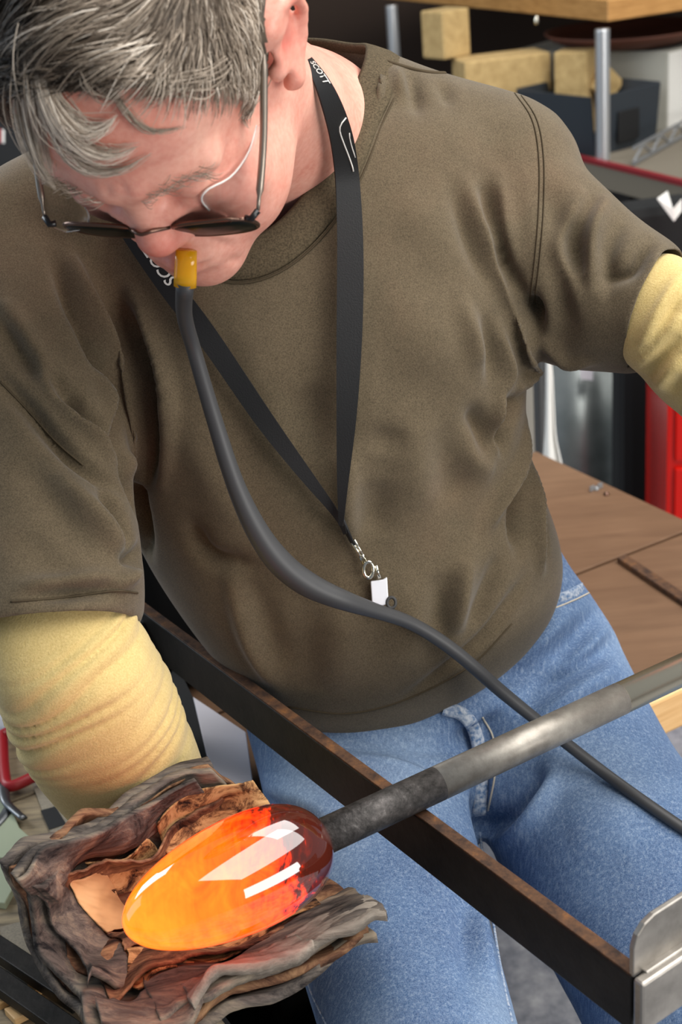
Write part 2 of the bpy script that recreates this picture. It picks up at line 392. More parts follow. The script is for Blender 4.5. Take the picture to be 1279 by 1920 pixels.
def charred(name, stops, sc=(1, 1, 1)):
    m = mk(name, rough=0.93, spec=0.12); co = m.coord(sc, (0, 0, radians(-30)))
    a = m.noise(26, 6, 0.72, co, 0.6); b = m.noise(14, 5, 0.7, m.coord(), 1.0)
    c = m.ramp(a, stops); c = m.mix(0.6, c, m.ramp(b, [(0.38, srgb(40, 34, 31)), (0.5, srgb(120, 108, 96)), (0.68, srgb(168, 152, 132))]), 'MULTIPLY')
    m.base(m.mix(0.35, c, m.ramp(a, stops))); m.bump(a, 0.7, 0.004); return m
charred('charred_paper', [(0.34, srgb(48, 46, 47)), (0.5, srgb(122, 113, 106)), (0.68, srgb(184, 168, 146))], (0.35, 2.2, 1.5))
charred('ash_paper', [(0.3, srgb(96, 90, 84)), (0.5, srgb(164, 154, 142)), (0.7, srgb(206, 196, 182))], (0.5, 1.6, 1.5))
m = mk('tan_paper', rough=0.9, spec=0.15); a = m.noise(40, 7, 0.74, m.coord((.7, 1.3, 1)), 1.6)
m.base(m.ramp(a, [(0.38, srgb(46, 32, 28)), (0.46, srgb(128, 92, 62)), (0.54, srgb(196, 154, 104)), (0.75, srgb(220, 184, 134))])); m.bump(a, 0.3, 0.002)
m = mk('tan_plain', rough=0.9, spec=0.15); a = m.noise(9, 4, 0.6)
m.base(m.ramp(a, [(0.36, srgb(150, 112, 76)), (0.5, srgb(214, 174, 124)), (0.75, srgb(226, 194, 148))]))
m = mk('browned_paper', rough=0.9, spec=0.15); a = m.noise(30, 6, 0.72, m.coord((0.6, 1.6, 1)), 1.0)
m.base(m.ramp(a, [(0.36, srgb(44, 32, 28)), (0.5, srgb(118, 84, 64)), (0.66, srgb(176, 136, 100))])); m.bump(a, 0.6, 0.003)

m = mk('plywood', rough=0.62, spec=0.3); co = m.coord((1.2, 9, 1), (0, 0, radians(-30)))
a = m.noise(5, 6, 0.6, co, 0.5); b = m.noise(3.2, 4)
c = m.ramp(a, [(0.3, srgb(104, 76, 54)), (0.5, srgb(118, 88, 64)), (0.72, srgb(130, 98, 72))]); m.base(m.mix(0.4, c, m.ramp(b, [(0.35, srgb(88, 62, 44)), (0.7, srgb(128, 102, 80))])))
m = mk('pine_edge', rough=0.55); m.base(m.ramp(m.noise(9, 5, 0.6, m.coord((1, 1, 14))), [(0.3, srgb(214, 164, 104)), (0.7, srgb(238, 196, 138))]))
m = mk('shelf_wood', rough=0.55); m.base(m.ramp(m.noise(8, 5, 0.6, m.coord((1, 4, 16))), [(0.3, srgb(158, 112, 58)), (0.7, srgb(190, 142, 82))]))
m = mk('firebrick', rough=0.9); m.base(m.ramp(m.noise(50, 5, 0.7), [(0.3, srgb(160, 132, 84)), (0.7, srgb(192, 164, 112))])); m.bump(m.noise(300, 3), 0.3, 0.001)
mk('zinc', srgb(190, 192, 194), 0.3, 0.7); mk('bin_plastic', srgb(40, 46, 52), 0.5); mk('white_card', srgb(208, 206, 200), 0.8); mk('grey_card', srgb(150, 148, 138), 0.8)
mk('red_brown', srgb(92, 52, 38), 0.7); mk('shelf_grey', srgb(112, 104, 90), 0.8); mk('red_strip', srgb(120, 18, 26), 0.6); mk('alu', srgb(150, 152, 154), 0.45, 0.6)
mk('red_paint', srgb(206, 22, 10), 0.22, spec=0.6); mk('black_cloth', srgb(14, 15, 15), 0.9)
m = mk('galvanised', rough=0.3, metal=0.75); m.base(m.ramp(m.noise(10, 4), [(0.3, srgb(112, 118, 116)), (0.7, srgb(150, 154, 152))]))
mk('soot_black', srgb(12, 12, 13), 0.6); mk('dark_wall', srgb(44, 30, 20), 0.9); mk('red_handle', srgb(160, 26, 34), 0.4); mk('tool_steel', srgb(120, 122, 124), 0.35, 0.9)
mk('pale_green', srgb(168, 176, 148), 0.5); mk('worn_white', srgb(214, 208, 212), 0.55)
m = mk('concrete', rough=0.75); a = m.noise(9, 5, 0.65); b = m.noise(60, 4, 0.7)
m.base(m.mix(0.25, m.ramp(a, [(0.4, srgb(98, 102, 112)), (0.52, srgb(132, 134, 140)), (0.62, srgb(168, 168, 170))]), m.ramp(b, [(0.3, srgb(70, 72, 78)), (0.7, srgb(180, 180, 182))])))
m = mk('old_wood', rough=0.75); m.base(m.ramp(m.noise(7, 6, 0.7, m.coord((1.5, 12, 1), (0, 0, radians(-50)))), [(0.3, srgb(92, 82, 68)), (0.5, srgb(146, 130, 104)), (0.72, srgb(186, 166, 130))]))
m = mk('newsprint', rough=0.85); br = m.new('ShaderNodeTexBrick'); m.l.new(m.coord((60, 60, 60)), br.inputs['Vector'])
br.inputs['Color1'].default_value = srgb(150, 140, 122); br.inputs['Color2'].default_value = srgb(120, 112, 100); br.inputs['Mortar'].default_value = srgb(178, 166, 146); m.base(br.outputs[0])
def MM(k): return M[k].m

# ------------------------------------------------------------------ setting: floor, walls
UX = np.array([cos(radians(29)), sin(radians(29)), 0]); VX = np.array([sin(radians(29)), -cos(radians(29)), 0]); ZX = np.array([0, 0, 1.0])
def slab(name, c, hx, hy, hz, mat):
    return struct(MB().box(c, (hx, 0, 0), (0, hy, 0), (0, 0, hz)).build(name, MM(mat)))
slab('floor', (0, 2.0, -0.025), 4.0, 4.0, 0.025, 'concrete')
slab('wall_back', (0, 4.6, 1.6), 4.0, 0.05, 1.6, 'dark_wall')

# ------------------------------------------------------------------ the glassblower's bench
SEAT = 0.5
def seat_pt(px, py): return Z(px, py, SEAT)
bench_o = seat_pt(1150, 1000)
bench = thing('glassblowing_bench', 'steel framed glassblowing bench with a plywood seat and black arm rail under the pipe', 'bench', (bench_o[0], bench_o[1], 0))
f0 = Z(1220, 1312, SEAT)                     # a point on the seat's front edge
def bp(u, v, z=0): return f0 + UX * u - VX * v + ZX * z        # u along the bench, v towards the back
def plank(name, u0, u1, v0, v1, z0, z1, mat, bev=0.002):
    c = bp((u0 + u1) / 2, (v0 + v1) / 2, (z0 + z1) / 2)
    return MB().box(c, UX * (u1 - u0) / 2, VX * (v1 - v0) / 2, ZX * (z1 - z0) / 2).build(name, MM(mat), bench, bevel=bev)
vj = float((f0 - Z(1090, 1072, SEAT)) @ VX); vf = 0.60; ue = float((Z(1220, 945, SEAT) - f0) @ UX)
plank('plank', -0.46, ue, 0.016, vj - 0.003, -0.02, 0, 'plywood')
plank('plank', -0.46, ue, vj + 0.002, vf, -0.02, 0.0, 'plywood')
plank('front_board', -0.46, ue, -0.006, 0.014, -0.048, 0, 'pine_edge', 0.004)
for k, (u, v) in enumerate(((-0.43, 0.05), (-0.43, vf - 0.05), (ue - .03, 0.05), (ue - .03, vf - 0.05))):
    c = bp(u, v, 0); MB().box((c[0], c[1], 0.235), UX * 0.02, VX * 0.02, ZX * 0.235).build('leg', MM('blackened_steel'), bench, bevel=0.003)
# arm rail: flat steel bar on edge, from behind the right arm to the bracket
RZ = 0.70
ra, rb = Z(232, 1122, RZ), Z(1184, 1834, RZ)
rdir = nrm(rb - ra); rs = nrm(np.cross(ZX, rdir)) * -1           # rs: towards the camera's left
if rs[0] > 0: rs = -rs
rl = np.linalg.norm(rb - ra)
th = 0.011; hgt = 0.044
MB().box((ra + rb) / 2 - rs * th / 2 - ZX * hgt / 2, rdir * rl / 2, rs * th / 2, ZX * hgt / 2).build('arm_rail', MM('blackened_steel'), bench, bevel=0.0012)
MB().box((ra + rb) / 2 - rs * th / 2 + ZX * 0.0006, rdir * (rl / 2 - 0.001), rs * (th / 2 - 0.0008), ZX * 0.0009).build('rail_top', MM('rusty_edge'), bench, bevel=0.0004)['label'] = 'rusty worn top edge of the rail'
# end bracket: upright rounded tab above a bent plate
e1 = rb + rdir * 0.001; lat = -rs; upz = ZX
bl = 0.21
tab = [(0.001, 0.0), (0.001, 0.022), (0.004, 0.031), (0.010, 0.0365), (0.018, 0.039), (bl, 0.039), (bl, 0.0)]
MB().add(*prism([e1 + lat * a + upz * b for a, b in tab], -rdir * 0.004)).build('bracket_tab', MM('bracket_steel'), bench, bevel=0.0008)
MB().box(e1 + lat * (bl / 2) + rdir * 0.005 - upz * 0.018, lat * (bl / 2 + 0.001), rdir * 0.004, upz * 0.020).build('bracket_plate', MM('bracket_steel'), bench, bevel=0.002)
MB().box(e1 + lat * (bl / 2 + 0.004) - rdir * 0.002 - upz * 0.0, lat * (bl / 2 - 0.004), rdir * 0.006, upz * 0.003).build('bracket_lip', MM('bracket_steel'), bench, bevel=0.001)
# rail post and the pale side panel on the far side of the arm
pp = ra + rdir * 0.02 + rs * 0.012
MB().box((pp[0], pp[1], 0.345), UX * 0.018, VX * 0.018, ZX * 0.345).build('rail_post', MM('soot_black'), bench, bevel=0.002)
pq = rb + lat * .20 - rdir * .012
MB().box((pq[0], pq[1], 0.333), UX * 0.014, VX * 0.014, ZX * 0.333).build('rail_post', MM('soot_black'), bench, bevel=0.002)
pz = 0.555
sp = [Z(x, y, pz) for x, y in [(362, 1306), (461, 1372), (476, 1480), (500, 1640), (440, 1640)]]
MB().add(*prism(sp, -ZX * 0.004)).build('side_plate', MM('worn_white'), bench, bevel=0.0008)['label'] = 'scuffed pale sheet-metal side plate'
MB().add(*prism([p - ZX * .0045 for p in sp], -ZX * (pz - .0055 - SEAT))).build('plate_support', MM('soot_black'), bench)
MB().add(*prism([Z(x, y, pz) - ZX * .002 for x, y in [(330, 1240), (362, 1306), (440, 1640), (395, 1640), (300, 1300)]], -ZX * (pz - .004 - SEAT))).build('side_block', MM('soot_black'), bench)

# ------------------------------------------------------------------ the blowpipe with its hot gather
g0 = Z(252, 1716, 0.705); g1 = Z(600, 1572, 0.7145); pend = Z(1262, 1264, 0.7145)
axis = nrm(pend - g1); 
tip = g1 - axis * 0.148
pipe = thing('blowpipe', 'steel blowpipe resting on the bench rail with a glowing orange glass gather', 'blowpipe', g1)
R1 = 0.0128
MB().tube([g1 - axis * 0.012, g1 + axis * 0.10], R1, 32).build('hot_end', MM('pipe_scale'), pipe, True)['label'] = 'dark scaled end of the pipe'
MB().tube([g1 + axis * 0.10, g1 + axis * 0.275], R1, 32).build('tube', MM('pipe_steel'), pipe, True)
MB().tube([g1 + axis * 0.275, g1 + axis * 0.95], R1 * 0.985, 32).build('polished_tube', MM('pipe_polish'), pipe, True)['label'] = 'polished bright grip section'
prof = [(0, 0.0005), (0.001, 0.0052), (0.004, 0.0105), (0.010, 0.0168), (0.020, 0.0232), (0.034, 0.0292), (0.052, 0.0342), (0.072, 0.0374), (0.092, 0.0386), (0.110, 0.0376), (0.125, 0.0346), (0.137, 0.0290), (0.145, 0.0220), (0.1492, 0.0155), (0.150, 0.0128)]
pr = catmull(prof, 90)
gm = MB().lathe(tip, axis, [(a, max(b, 1e-4)) for a, b in pr], 72).build('glass_gather', MM('hot_glass'), pipe, True)
gm['label'] = 'molten glass gather glowing yellow at the tip and dark red at the pipe'
v = mesh_arrays(gm.data); al = ((v - tip) @ axis) / 0.15
a_ = gm.data.attributes.new('along', 'FLOAT', 'POINT'); a_.data.foreach_set('value', al.astype(np.float32))

# ------------------------------------------------------------------ person
root = thing('person', 'grey-haired man in glasses, olive t-shirt and blue jeans, bent over the glowing glass', 'person', (0.05, 1.2, 0))
def rod(w):
    w = np.array(w); t = np.linalg.norm(w); k = w / t; K = np.array([[0, -k[2], k[1]], [k[2], 0, -k[0]], [-k[1], k[0], 0]])
    return np.eye(3) + sin(t) * K + (1 - cos(t)) * K @ K
HM = rod((0.8561, -0.1505, -0.2922)) @ np.diag([-1, -1, 1.0])      # head axes: his right, forward, up
HT = np.array([-0.0891, 0.947, 1.2086])
def H(p): return HT + HM @ np.asarray(p, float)                   # head point -> world
def Hinv(p): return (np.asarray(p) - HT) @ HM

# ---- shirt
torso = [((230, 375), (800, 225), 1.168, 0.045), ((120, 405), (915, 228), 1.165, 0.070), ((60, 450), (962, 258), 1.165, 0.09), ((110, 600), (985, 420), 1.185, 0.115), ((160, 760), (992, 600), 1.20, 0.125), ((215, 900), (980, 740), 1.225, 0.128),
         ((268, 1020), (985, 840), 1.25, 0.13), ((330, 1120), (1022, 935), 1.272, 0.138), ((408, 1222), (1036, 1000), 1.295, 0.134), ((472, 1278), (1022, 1038), 1.318, 0.122), ((506, 1314), (996, 1066), 1.332, 0.112)]
rsl = [((-130, 330), (150, 470), 1.14, 0.06), ((-115, 520), (215, 560), 1.13, 0.068), ((-100, 740), (222, 740), 1.11, 0.068), ((-85, 900), (246, 890), 1.09, 0.066), ((-75, 1020), (264, 1000), 1.075, 0.066), ((-70, 1130), (270, 1095), 1.062, 0.068), ((-66, 1198), (269, 1166), 1.056, 0.070)]
lsl = [((985, 215), (900, 610), 1.185, 0.075), ((1068, 290), (985, 664), 1.175, 0.075), ((1136, 352), (1050, 688), 1.165, 0.07), ((1204, 415), (1130, 694), 1.15, 0.064), ((1285, 474), (1190, 698), 1.135, 0.058)]
shc = [cone_vf(P(600, 235, 1.175), P(945, 335, 1.185), 0.072, 0.068), cone_vf(P(470, 280, 1.165), P(70, 450, 1.14), 0.075, 0.066), cone_vf(P(540, 235, 1.20), P(540, 420, 1.19), 0.085, 0.10)]
sm = remesh([loft_px(torso, n=40, ex=2.3), loft_px(rsl, n=28), loft_px(lsl, n=28)] + shc, 0.0033)
v = smooth_v(mesh_arrays(sm), edges_of(sm), 26); set_v(sm, v)
bv = bvh_of(sm)
FOLD = [
 ([(129, 467), (156, 549), (195, 628), (242, 714)], .011, .0065), ([(100, 480), (128, 560), (170, 640), (215, 735)], .009, -.006),
 ([(215, 560), (250, 628), (281, 706), (291, 780), (288, 850), (270, 915)], .013, -.0125), ([(250, 560), (282, 655), (307, 733), (309, 811), (300, 900)], .013, .0085),
 ([(164, 635), (203, 714), (219, 792), (219, 854)], .010, -.0075), ([(230, 690), (245, 760), (243, 850), (240, 880)], .012, .005),
 ([(180, 665), (200, 737), (205, 790)], .008, .005), ([(90, 698), (125, 745), (188, 803), (215, 858)], .009, -.008), ([(70, 690), (129, 765), (195, 835), (230, 872)], .009, .0065),
 ([(140, 735), (152, 770), (160, 790)], .006, -.008), ([(0, 596), (39, 659), (78, 706)], .012, -.006), ([(0, 560), (50, 640), (100, 720)], .012, .004),
 ([(0, 712), (51, 765), (106, 827), (158, 874), (225, 915)], .008, -.009), ([(228, 850), (243, 900), (258, 955), (270, 1030)], .014, -.017),
 ([(10, 850), (90, 930), (150, 1010), (210, 1060)], .016, -.0055), ([(100, 880), (180, 970), (232, 1040)], .014, .006), ([(190, 910), (225, 975), (245, 1020)], .010, -.007),
 ([(30, 1000), (110, 1070), (160, 1105)], .016, -.006), ([(60, 1120), (150, 1110), (225, 1105)], .009, -.006), ([(40, 1095), (130, 1088), (220, 1080)], .010, .004), ([(225, 1040), (255, 1052), (268, 1030)], .010, -.008), ([(210, 1105), (240, 1082), (262, 1055)], .008, .006),
 ([(924, 500), (952, 543), (979, 606), (993, 660), (984, 715), (940, 790)], .010, .0095), ([(935, 440), (950, 520), (985, 590), (1000, 560)], .012, -.010), ([(978, 740), (955, 775), (942, 805), (944, 838)], .013, -.019),
 ([(938, 735), (930, 797), (938, 850)], .007, .008), ([(987, 774), (975, 860), (944, 930), (915, 990)], .009, .008), ([(992, 850), (998, 930), (1002, 1000), (1018, 1068)], .008, .009),
 ([(984, 890), (972, 960), (975, 1030)], .012, -.012), ([(1012, 910), (1015, 980), (1022, 1030)], .010, -.008), ([(866, 560), (889, 637), (898, 690)], .014, .005), ([(932, 615), (952, 695), (940, 740)], .010, .0055), ([(905, 590), (925, 660), (920, 720)], .012, -.005),
 ([(815, 800), (850, 900), (860, 940)], .020, -.009), ([(770, 790), (790, 880), (790, 960)], .022, .006), ([(712, 900), (704, 960), (700, 1010)], .017, -.010), ([(655, 850), (650, 940), (660, 1010)], .014, .007), ([(735, 800), (720, 850)], .018, -.006),
 ([(875, 345), (900, 425), (940, 525), (975, 590)], .010, .0055), ([(850, 350), (880, 450), (915, 530)], .013, -.0045), ([(935, 330), (950, 430), (965, 510)], .010, .005), ([(910, 340), (925, 430)], .011, -.0045),
 ([(1018, 330), (1052, 420), (1066, 500), (1056, 610), (1035, 660)], .015, -.0115), ([(1092, 365), (1052, 450), (1070, 525), (1085, 590)], .011, .0065), ([(1152, 350), (1108, 425), (1106, 540)], .011, .0065), ([(1120, 360), (1085, 440), (1090, 520)], .011, -.0065),
 ([(1170, 405), (1140, 470), (1140, 560)], .012, -.006), ([(1222, 450), (1185, 505), (1135, 520)], .010, -.0085), ([(1240, 460), (1205, 560), (1170, 640)], .012, .005), ([(1245, 520), (1222, 590), (1190, 660)], .010, -.006),
 ([(988, 560), (1000, 600), (995, 640)], .010, -.010), ([(1010, 640), (1060, 676), (1110, 676)], .010, .005),
 ([(695, 115), (705, 160), (712, 210)], .009, .004), ([(770, 130), (778, 175), (782, 215)], .009, -.004), ([(745, 125), (752, 180)], .008, .0035), ([(830, 150), (840, 200)], .010, -.003),
 ([(470, 1080), (500, 1180), (540, 1260)], .018, -.008), ([(430, 1060), (470, 1200), (520, 1290)], .014, .006), ([(640, 1100), (640, 1200), (620, 1300)], .02, .005), ([(560, 1120), (575, 1220), (580, 1300)], .018, -.005),
 ([(880, 1040), (860, 1130), (850, 1190)], .014, .008), ([(830, 1070), (825, 1140), (815, 1200)], .016, -.009), ([(760, 1090), (770, 1180), (760, 1260)], .018, .005), ([(985, 1090), (905, 1200), (770, 1300)], .009, -.006), ([(940, 1040), (910, 1120), (880, 1180)], .013, -.006),
 ([(400, 620), (430, 720), (470, 830)], .02, -.006), ([(350, 800), (400, 900), (440, 1000)], .02, .006), ([(560, 720), (590, 790), (600, 870)], .022, -.008), ([(360, 980), (390, 1040), (470, 1060)], .014, -.007),
 ([(740, 360), (800, 420), (850, 520)], .022, .004), ([(690, 560), (780, 600), (850, 680)], .03, .005), ([(700, 720), (780, 730), (860, 770)], .025, -.005), ([(860, 830), (900, 870), (930, 880)], .015, .008), ([(880, 770), (905, 800), (915, 850)], .012, -.008),
]
FOLD = [(p, w * (.62 if w < .0145 else .85), a * (1.6 if w < .0145 else .8) * (1.45 if p[0][0] < 300 else 1.15)) for p, w, a in FOLD]
folds(sm, bv, FOLD)
v = mesh_arrays(sm); set_v(sm, vnoise(v, 55, 0.0012, 3, sm)); v = smooth_v(mesh_arrays(sm), edges_of(sm), 2); set_v(sm, v)
# neck opening: an oval ring laid on the shirt
bv = bvh_of(sm)
tt = np.linspace(0, 2 * pi, 80, endpoint=False)
nk = [P(532 + 172 * cos(t) - 42 * sin(t), 262 - 75 * cos(t) + (222 if sin(t) > 0 else 175) * sin(t), 1.150 - 0.085 * sin(t) - 0.01 * cos(t)) for t in tt]
nk = np.array([np.array(bv.find_nearest(V3(p))[0]) for p in nk])
nk_n = np.array([np.array(bv.find_nearest(V3(p))[1]) for p in nk])
for _ in range(8): nk_n = (np.roll(nk_n, 1, 0) + nk_n * 2 + np.roll(nk_n, -1, 0)) / 4
for _ in range(6): nk = (np.roll(nk, 1, 0) + nk * 2 + np.roll(nk, -1, 0)) / 4
nc = nk.mean(0); u_, s_, vt = np.linalg.svd(nk - nc); e1n, e2n, nn = vt
if nn[2] < 0: nn = -nn
q = (nk - nc); ang = np.arctan2(q @ e2n, q @ e1n); rad = np.hypot(q @ e1n, q @ e2n); o_ = np.argsort(ang)
def in_ring(v, scale=1.0):
    w = v - nc; a = np.arctan2(w @ e2n, w @ e1n); r = np.hypot(w @ e1n, w @ e2n)
    return r < scale * np.interp(a, ang[o_], rad[o_], period=2 * pi)
cut_faces(sm, in_ring(mesh_arrays(sm), 0.985) & ((mesh_arrays(sm) - nc) @ nn > -0.05))
# open hem and cuffs: take away the cap faces
def plane_from(st, k=-1):
    a, b, d, w = st[k]; a2, b2, d2, _ = st[k - 1]
    c = (P(*a, d) + P(*b, d)) / 2; c2 = (P(*a2, d2) + P(*b2, d2)) / 2; aa = P(*b, d) - P(*a, d); n = np.cross(np.cross(aa, c - c2), aa); n = nrm(n); return c, n if n @ (c - c2) > 0 else -n
snap_boundary(sm, nk, 0.025)
for st, rr in ((torso, .4), (rsl, .155), (lsl, .15)):
    c, n = plane_from(st); cut_plane(sm, c - n * (0.005 if st is torso else 0.003), n, rr)
shirt = link('t_shirt', sm, MM('shirt_cotton')); child(shirt, root)
sh_mod = shirt.modifiers.new('cloth', 'SOLIDIFY'); sh_mod.thickness = 0.0014; sh_mod.offset = -1
bv = bvh_of(sm)
def strip(path, nor, w, t, closed=False):   # band lying along a path: w across, t proud
    path = np.asarray(path); n = len(path); tg = np.roll(path, -1, 0) - np.roll(path, 1, 0)
    if not closed: tg[0] = path[1] - path[0]; tg[-1] = path[-1] - path[-2]
    v = []; f = []
    for k in range(n):
        T_ = nrm(tg[k]); N_ = nrm(nor[k]); B_ = nrm(np.cross(T_, N_))
        v += [path[k] + B_ * x * w / 2 + N_ * y for x, y in ((-1, -t), (-1, t * .3), (-.55, t), (.55, t), (1, t * .3), (1, -t))]
    for k in range(n if closed else n - 1):
        k2 = (k + 1) % n
        for j in range(6): f.append((k * 6 + j, k * 6 + (j + 1) % 6, k2 * 6 + (j + 1) % 6, k2 * 6 + j))
    return v, f
inward = np.array([nrm(nc - p) for p in nk])
cn = -inward * 0.8 + nn * 0.6
cvs = []; cfs = []; ns_ = 9; st_ring = []
for k in range(len(nk)):
    tg_ = nrm(nk[(k + 1) % len(nk)] - nk[k - 1]); nv = nrm(nk_n[k]); ti = nrm(np.cross(tg_, nv)); ti = ti if ti @ inward[k] > 0 else -ti
    dr = nrm(inward[k] * 0.55 + nn * 0.55 + ti * .5); pr_ = nrm(nv - dr * (nv @ dr)); p0 = nk[k]
    cvs += [p0 - ti * .0125 + nv * .0002, p0 - ti * .0115 + nv * .0030, p0 - ti * .004 + nv * .0042, p0 + dr * .006 + pr_ * .0042, p0 + dr * .016 + pr_ * .0036, p0 + dr * .0185 + pr_ * .0018, p0 + dr * .016 - pr_ * .0002, p0 - pr_ * .0006, p0 - ti * .010 - nv * .0010]
    st_ring.append(p0 - ti * .0145 + nv * .0008)
    k2 = (k + 1) % len(nk); cfs += [(k * ns_ + j, k * ns_ + (j + 1) % ns_, k2 * ns_ + (j + 1) % ns_, k2 * ns_ + j) for j in range(ns_)]
MB().add(cvs, cfs).build('collar', MM('shirt_rib'), shirt, True)
MB().tube(np.array(st_ring), 0.0008, 6, closed=True).build('stitching', MM('shirt_stitch'), shirt, True)
def seam(pts, r=0.0009, name='seam', mat='shirt_stitch', host=None, b=None, lift=0.0006, n=60):
    ln = on_surface(b or bv, pts, n, lift)
    if len(ln) > 3: return MB().tube(np.array(ln), r, 6).build(name, MM(mat), host or shirt, True)
seam([(708, 109), (735, 118), (800, 135), (880, 140), (950, 157)], .0016)
for dx in (0, 9): seam([(962 + dx, 170), (998 + dx, 225), (1011 + dx, 300), (1010 + dx, 400), (1002 + dx, 500), (992 + dx, 575)], .0006)
seam([(0, 715), (51, 768), (106, 829), (156, 872)], .0009)
seam([(1262, 500), (1235, 560), (1205, 625), (1178, 688)], .0009); seam([(20, 1128), (120, 1120), (215, 1108), (258, 1112)], .0008)
seam([(540, 1326), (650, 1338), (760, 1312), (880, 1250), (960, 1170)], .0008)

# ---- jeans
pel = [((470, 1270), (1035, 1000), 1.36, .10), ((470, 1340), (1068, 1060), 1.36, .12), ((472, 1400), (1110, 1120), 1.36, .125), ((500, 1470), (1160, 1200), 1.36, .12)]
ck = P(905, 1500, 1.30)
rleg = [((455, 1340), (900, 1330), 1.34, .09), ((472, 1420), (905, 1440), 1.315, .095), ((498, 1510), (903, 1540), 1.28, .095), ((535, 1640), (905, 1640), 1.235, .092), ((558, 1800), (928, 1775), 1.18, .09), ((598, 1920), (962, 1915), 1.13, .088), ((640, 2060), (1000, 2050), 1.07, .085)]
lleg = [((800, 1370), (1100, 1110), 1.35, .09), ((870, 1450), (1165, 1215), 1.34, .10), ((905, 1540), (1228, 1345), 1.32, .10), ((925, 1600), (1310, 1480), 1.285, .10), ((965, 1665), (1395, 1620), 1.245, .098), ((1030, 1770), (1440, 1760), 1.20, .095), ((1095, 1885), (1475, 1900), 1.15, .09), ((1160, 2020), (1530, 2050), 1.09, .088)]
def shin(st, foot):
    a, b, d, w = st[-1]; k = (P(*a, d) + P(*b, d)) / 2; return cone_vf(k, foot, .075, .058)
kR = (P(640, 2060, 1.07) + P(1000, 2050, 1.07)) / 2; kL = (P(1160, 2020, 1.09) + P(1530, 2050, 1.09)) / 2
fR = np.array([kR[0] + .0, kR[1] + .06, 0.13]); fL = np.array([kL[0] + .03, kL[1] + .05, 0.13])
jm = remesh([loft_px(pel, n=36), loft_px(rleg, n=32), loft_px(lleg, n=32), shin(rleg, fR), shin(lleg, fL)], 0.0045)
set_v(jm, smooth_v(mesh_arrays(jm), edges_of(jm), 12)); jb = bvh_of(jm)
JF = [
 ([(560, 1372), (690, 1385), (790, 1402), (870, 1400)], .010, -.006), ([(600, 1392), (720, 1405), (800, 1430), (850, 1450)], .009, -.006), ([(590, 1380), (700, 1396), (800, 1416)], .008, .005), ([(640, 1420), (740, 1430), (820, 1445)], .012, .004),
 ([(1000, 1120), (1040, 1122), (1060, 1100)], .008, -.006), ([(905, 1290), (970, 1270), (1040, 1240), (1100, 1180), (1130, 1140)], .014, -.011), ([(930, 1235), (1010, 1200), (1070, 1150)], .014, .007), ([(980, 1260), (1080, 1230), (1150, 1160)], .012, .006),
 ([(980, 1330), (1050, 1270), (1120, 1230), (1160, 1200)], .012, -.010), ([(1010, 1345), (1080, 1300), (1150, 1250)], .014, .006), ([(1010, 1380), (1090, 1330), (1180, 1290)], .016, -.005), ([(900, 1265), (960, 1235), (1010, 1180)], .010, -.006),
 ([(903, 1560), (950, 1530), (990, 1480), (1010, 1430)], .013, -.012), ([(895, 1500), (903, 1560), (905, 1610)], .015, -.016), ([(915, 1580), (975, 1555), (1010, 1510), (1030, 1450)], .012, .009), ([(925, 1600), (935, 1640), (970, 1690)], .014, -.010),
 ([(870, 1330), (895, 1370), (905, 1420), (905, 1500)], .008, .005), ([(940, 1420), (935, 1480), (915, 1540)], .012, .006), ([(480, 1500), (540, 1530), (600, 1560)], .012, -.007), ([(490, 1470), (560, 1500), (640, 1540)], .014, .004),
 ([(1000, 1660), (1090, 1640), (1180, 1600)], .03, -.005), ([(1060, 1560), (1140, 1540), (1220, 1500)], .03, .005), ([(900, 1690), (900, 1760), (925, 1840)], .012, .006), ([(870, 1680), (875, 1760), (890, 1860)], .014, -.005), ([(700, 1650), (720, 1760), (760, 1880)], .035, .004)]
JF = [(p, w * .72, a * (1.8 if w < .02 else 1.0)) for p, w, a in JF]; folds(jm, jb, JF); set_v(jm, vnoise(mesh_arrays(jm), 40, 0.0014, 5, jm)); set_v(jm, smooth_v(mesh_arrays(jm), edges_of(jm), 2))
v = mesh_arrays(jm); w = v - (P(470, 1270, 1.36) + P(1035, 1000, 1.36)) / 2
jeans = link('jeans', jm, MM('denim')); child(jeans, root); jb = bvh_of(jm)
# fly flap, front pocket edge, seams
def patch_on(b, pts, lift, thick, name, mat, host):     # thin cloth patch following the surface below it
    o = [on_surface(b, [p], None, lift)[0] for p in pts]
    return o
fl = catmull([(832, 1328), (868, 1340), (890, 1370), (900, 1420), (902, 1480), (898, 1530)], 40)
MB().add(*strip(np.array(on_surface(jb, fl, None, .0015)), [-FW] * len(on_surface(jb, fl, None, .0015)), .012, .0018)).build('fly_edge', MM('denim_edge'), jeans, True)
seam([(905, 1345), (925, 1385), (928, 1450), (915, 1520)], .0009, 'stitching', 'jean_stitch', jeans, jb)
pk = on_surface(jb, catmull([(1000, 1128), (1035, 1128), (1070, 1115), (1103, 1098)], 24), None, .0015)
if len(pk) > 3: MB().add(*strip(np.array(pk), [-FW] * len(pk), .010, .0016)).build('pocket_edge', MM('denim_edge'), jeans, True)
seam([(1000, 1140), (1035, 1141), (1075, 1126), (1108, 1110)], .0008, 'stitching', 'jean_stitch', jeans, jb)
seam([(900, 1560), (908, 1640), (925, 1740), (948, 1860), (960, 1915)], .0012, 'seam', 'denim_edge', jeans, jb)
seam([(572, 1830), (590, 1875), (612, 1920)], .0012, 'seam', 'denim_edge', jeans, jb)

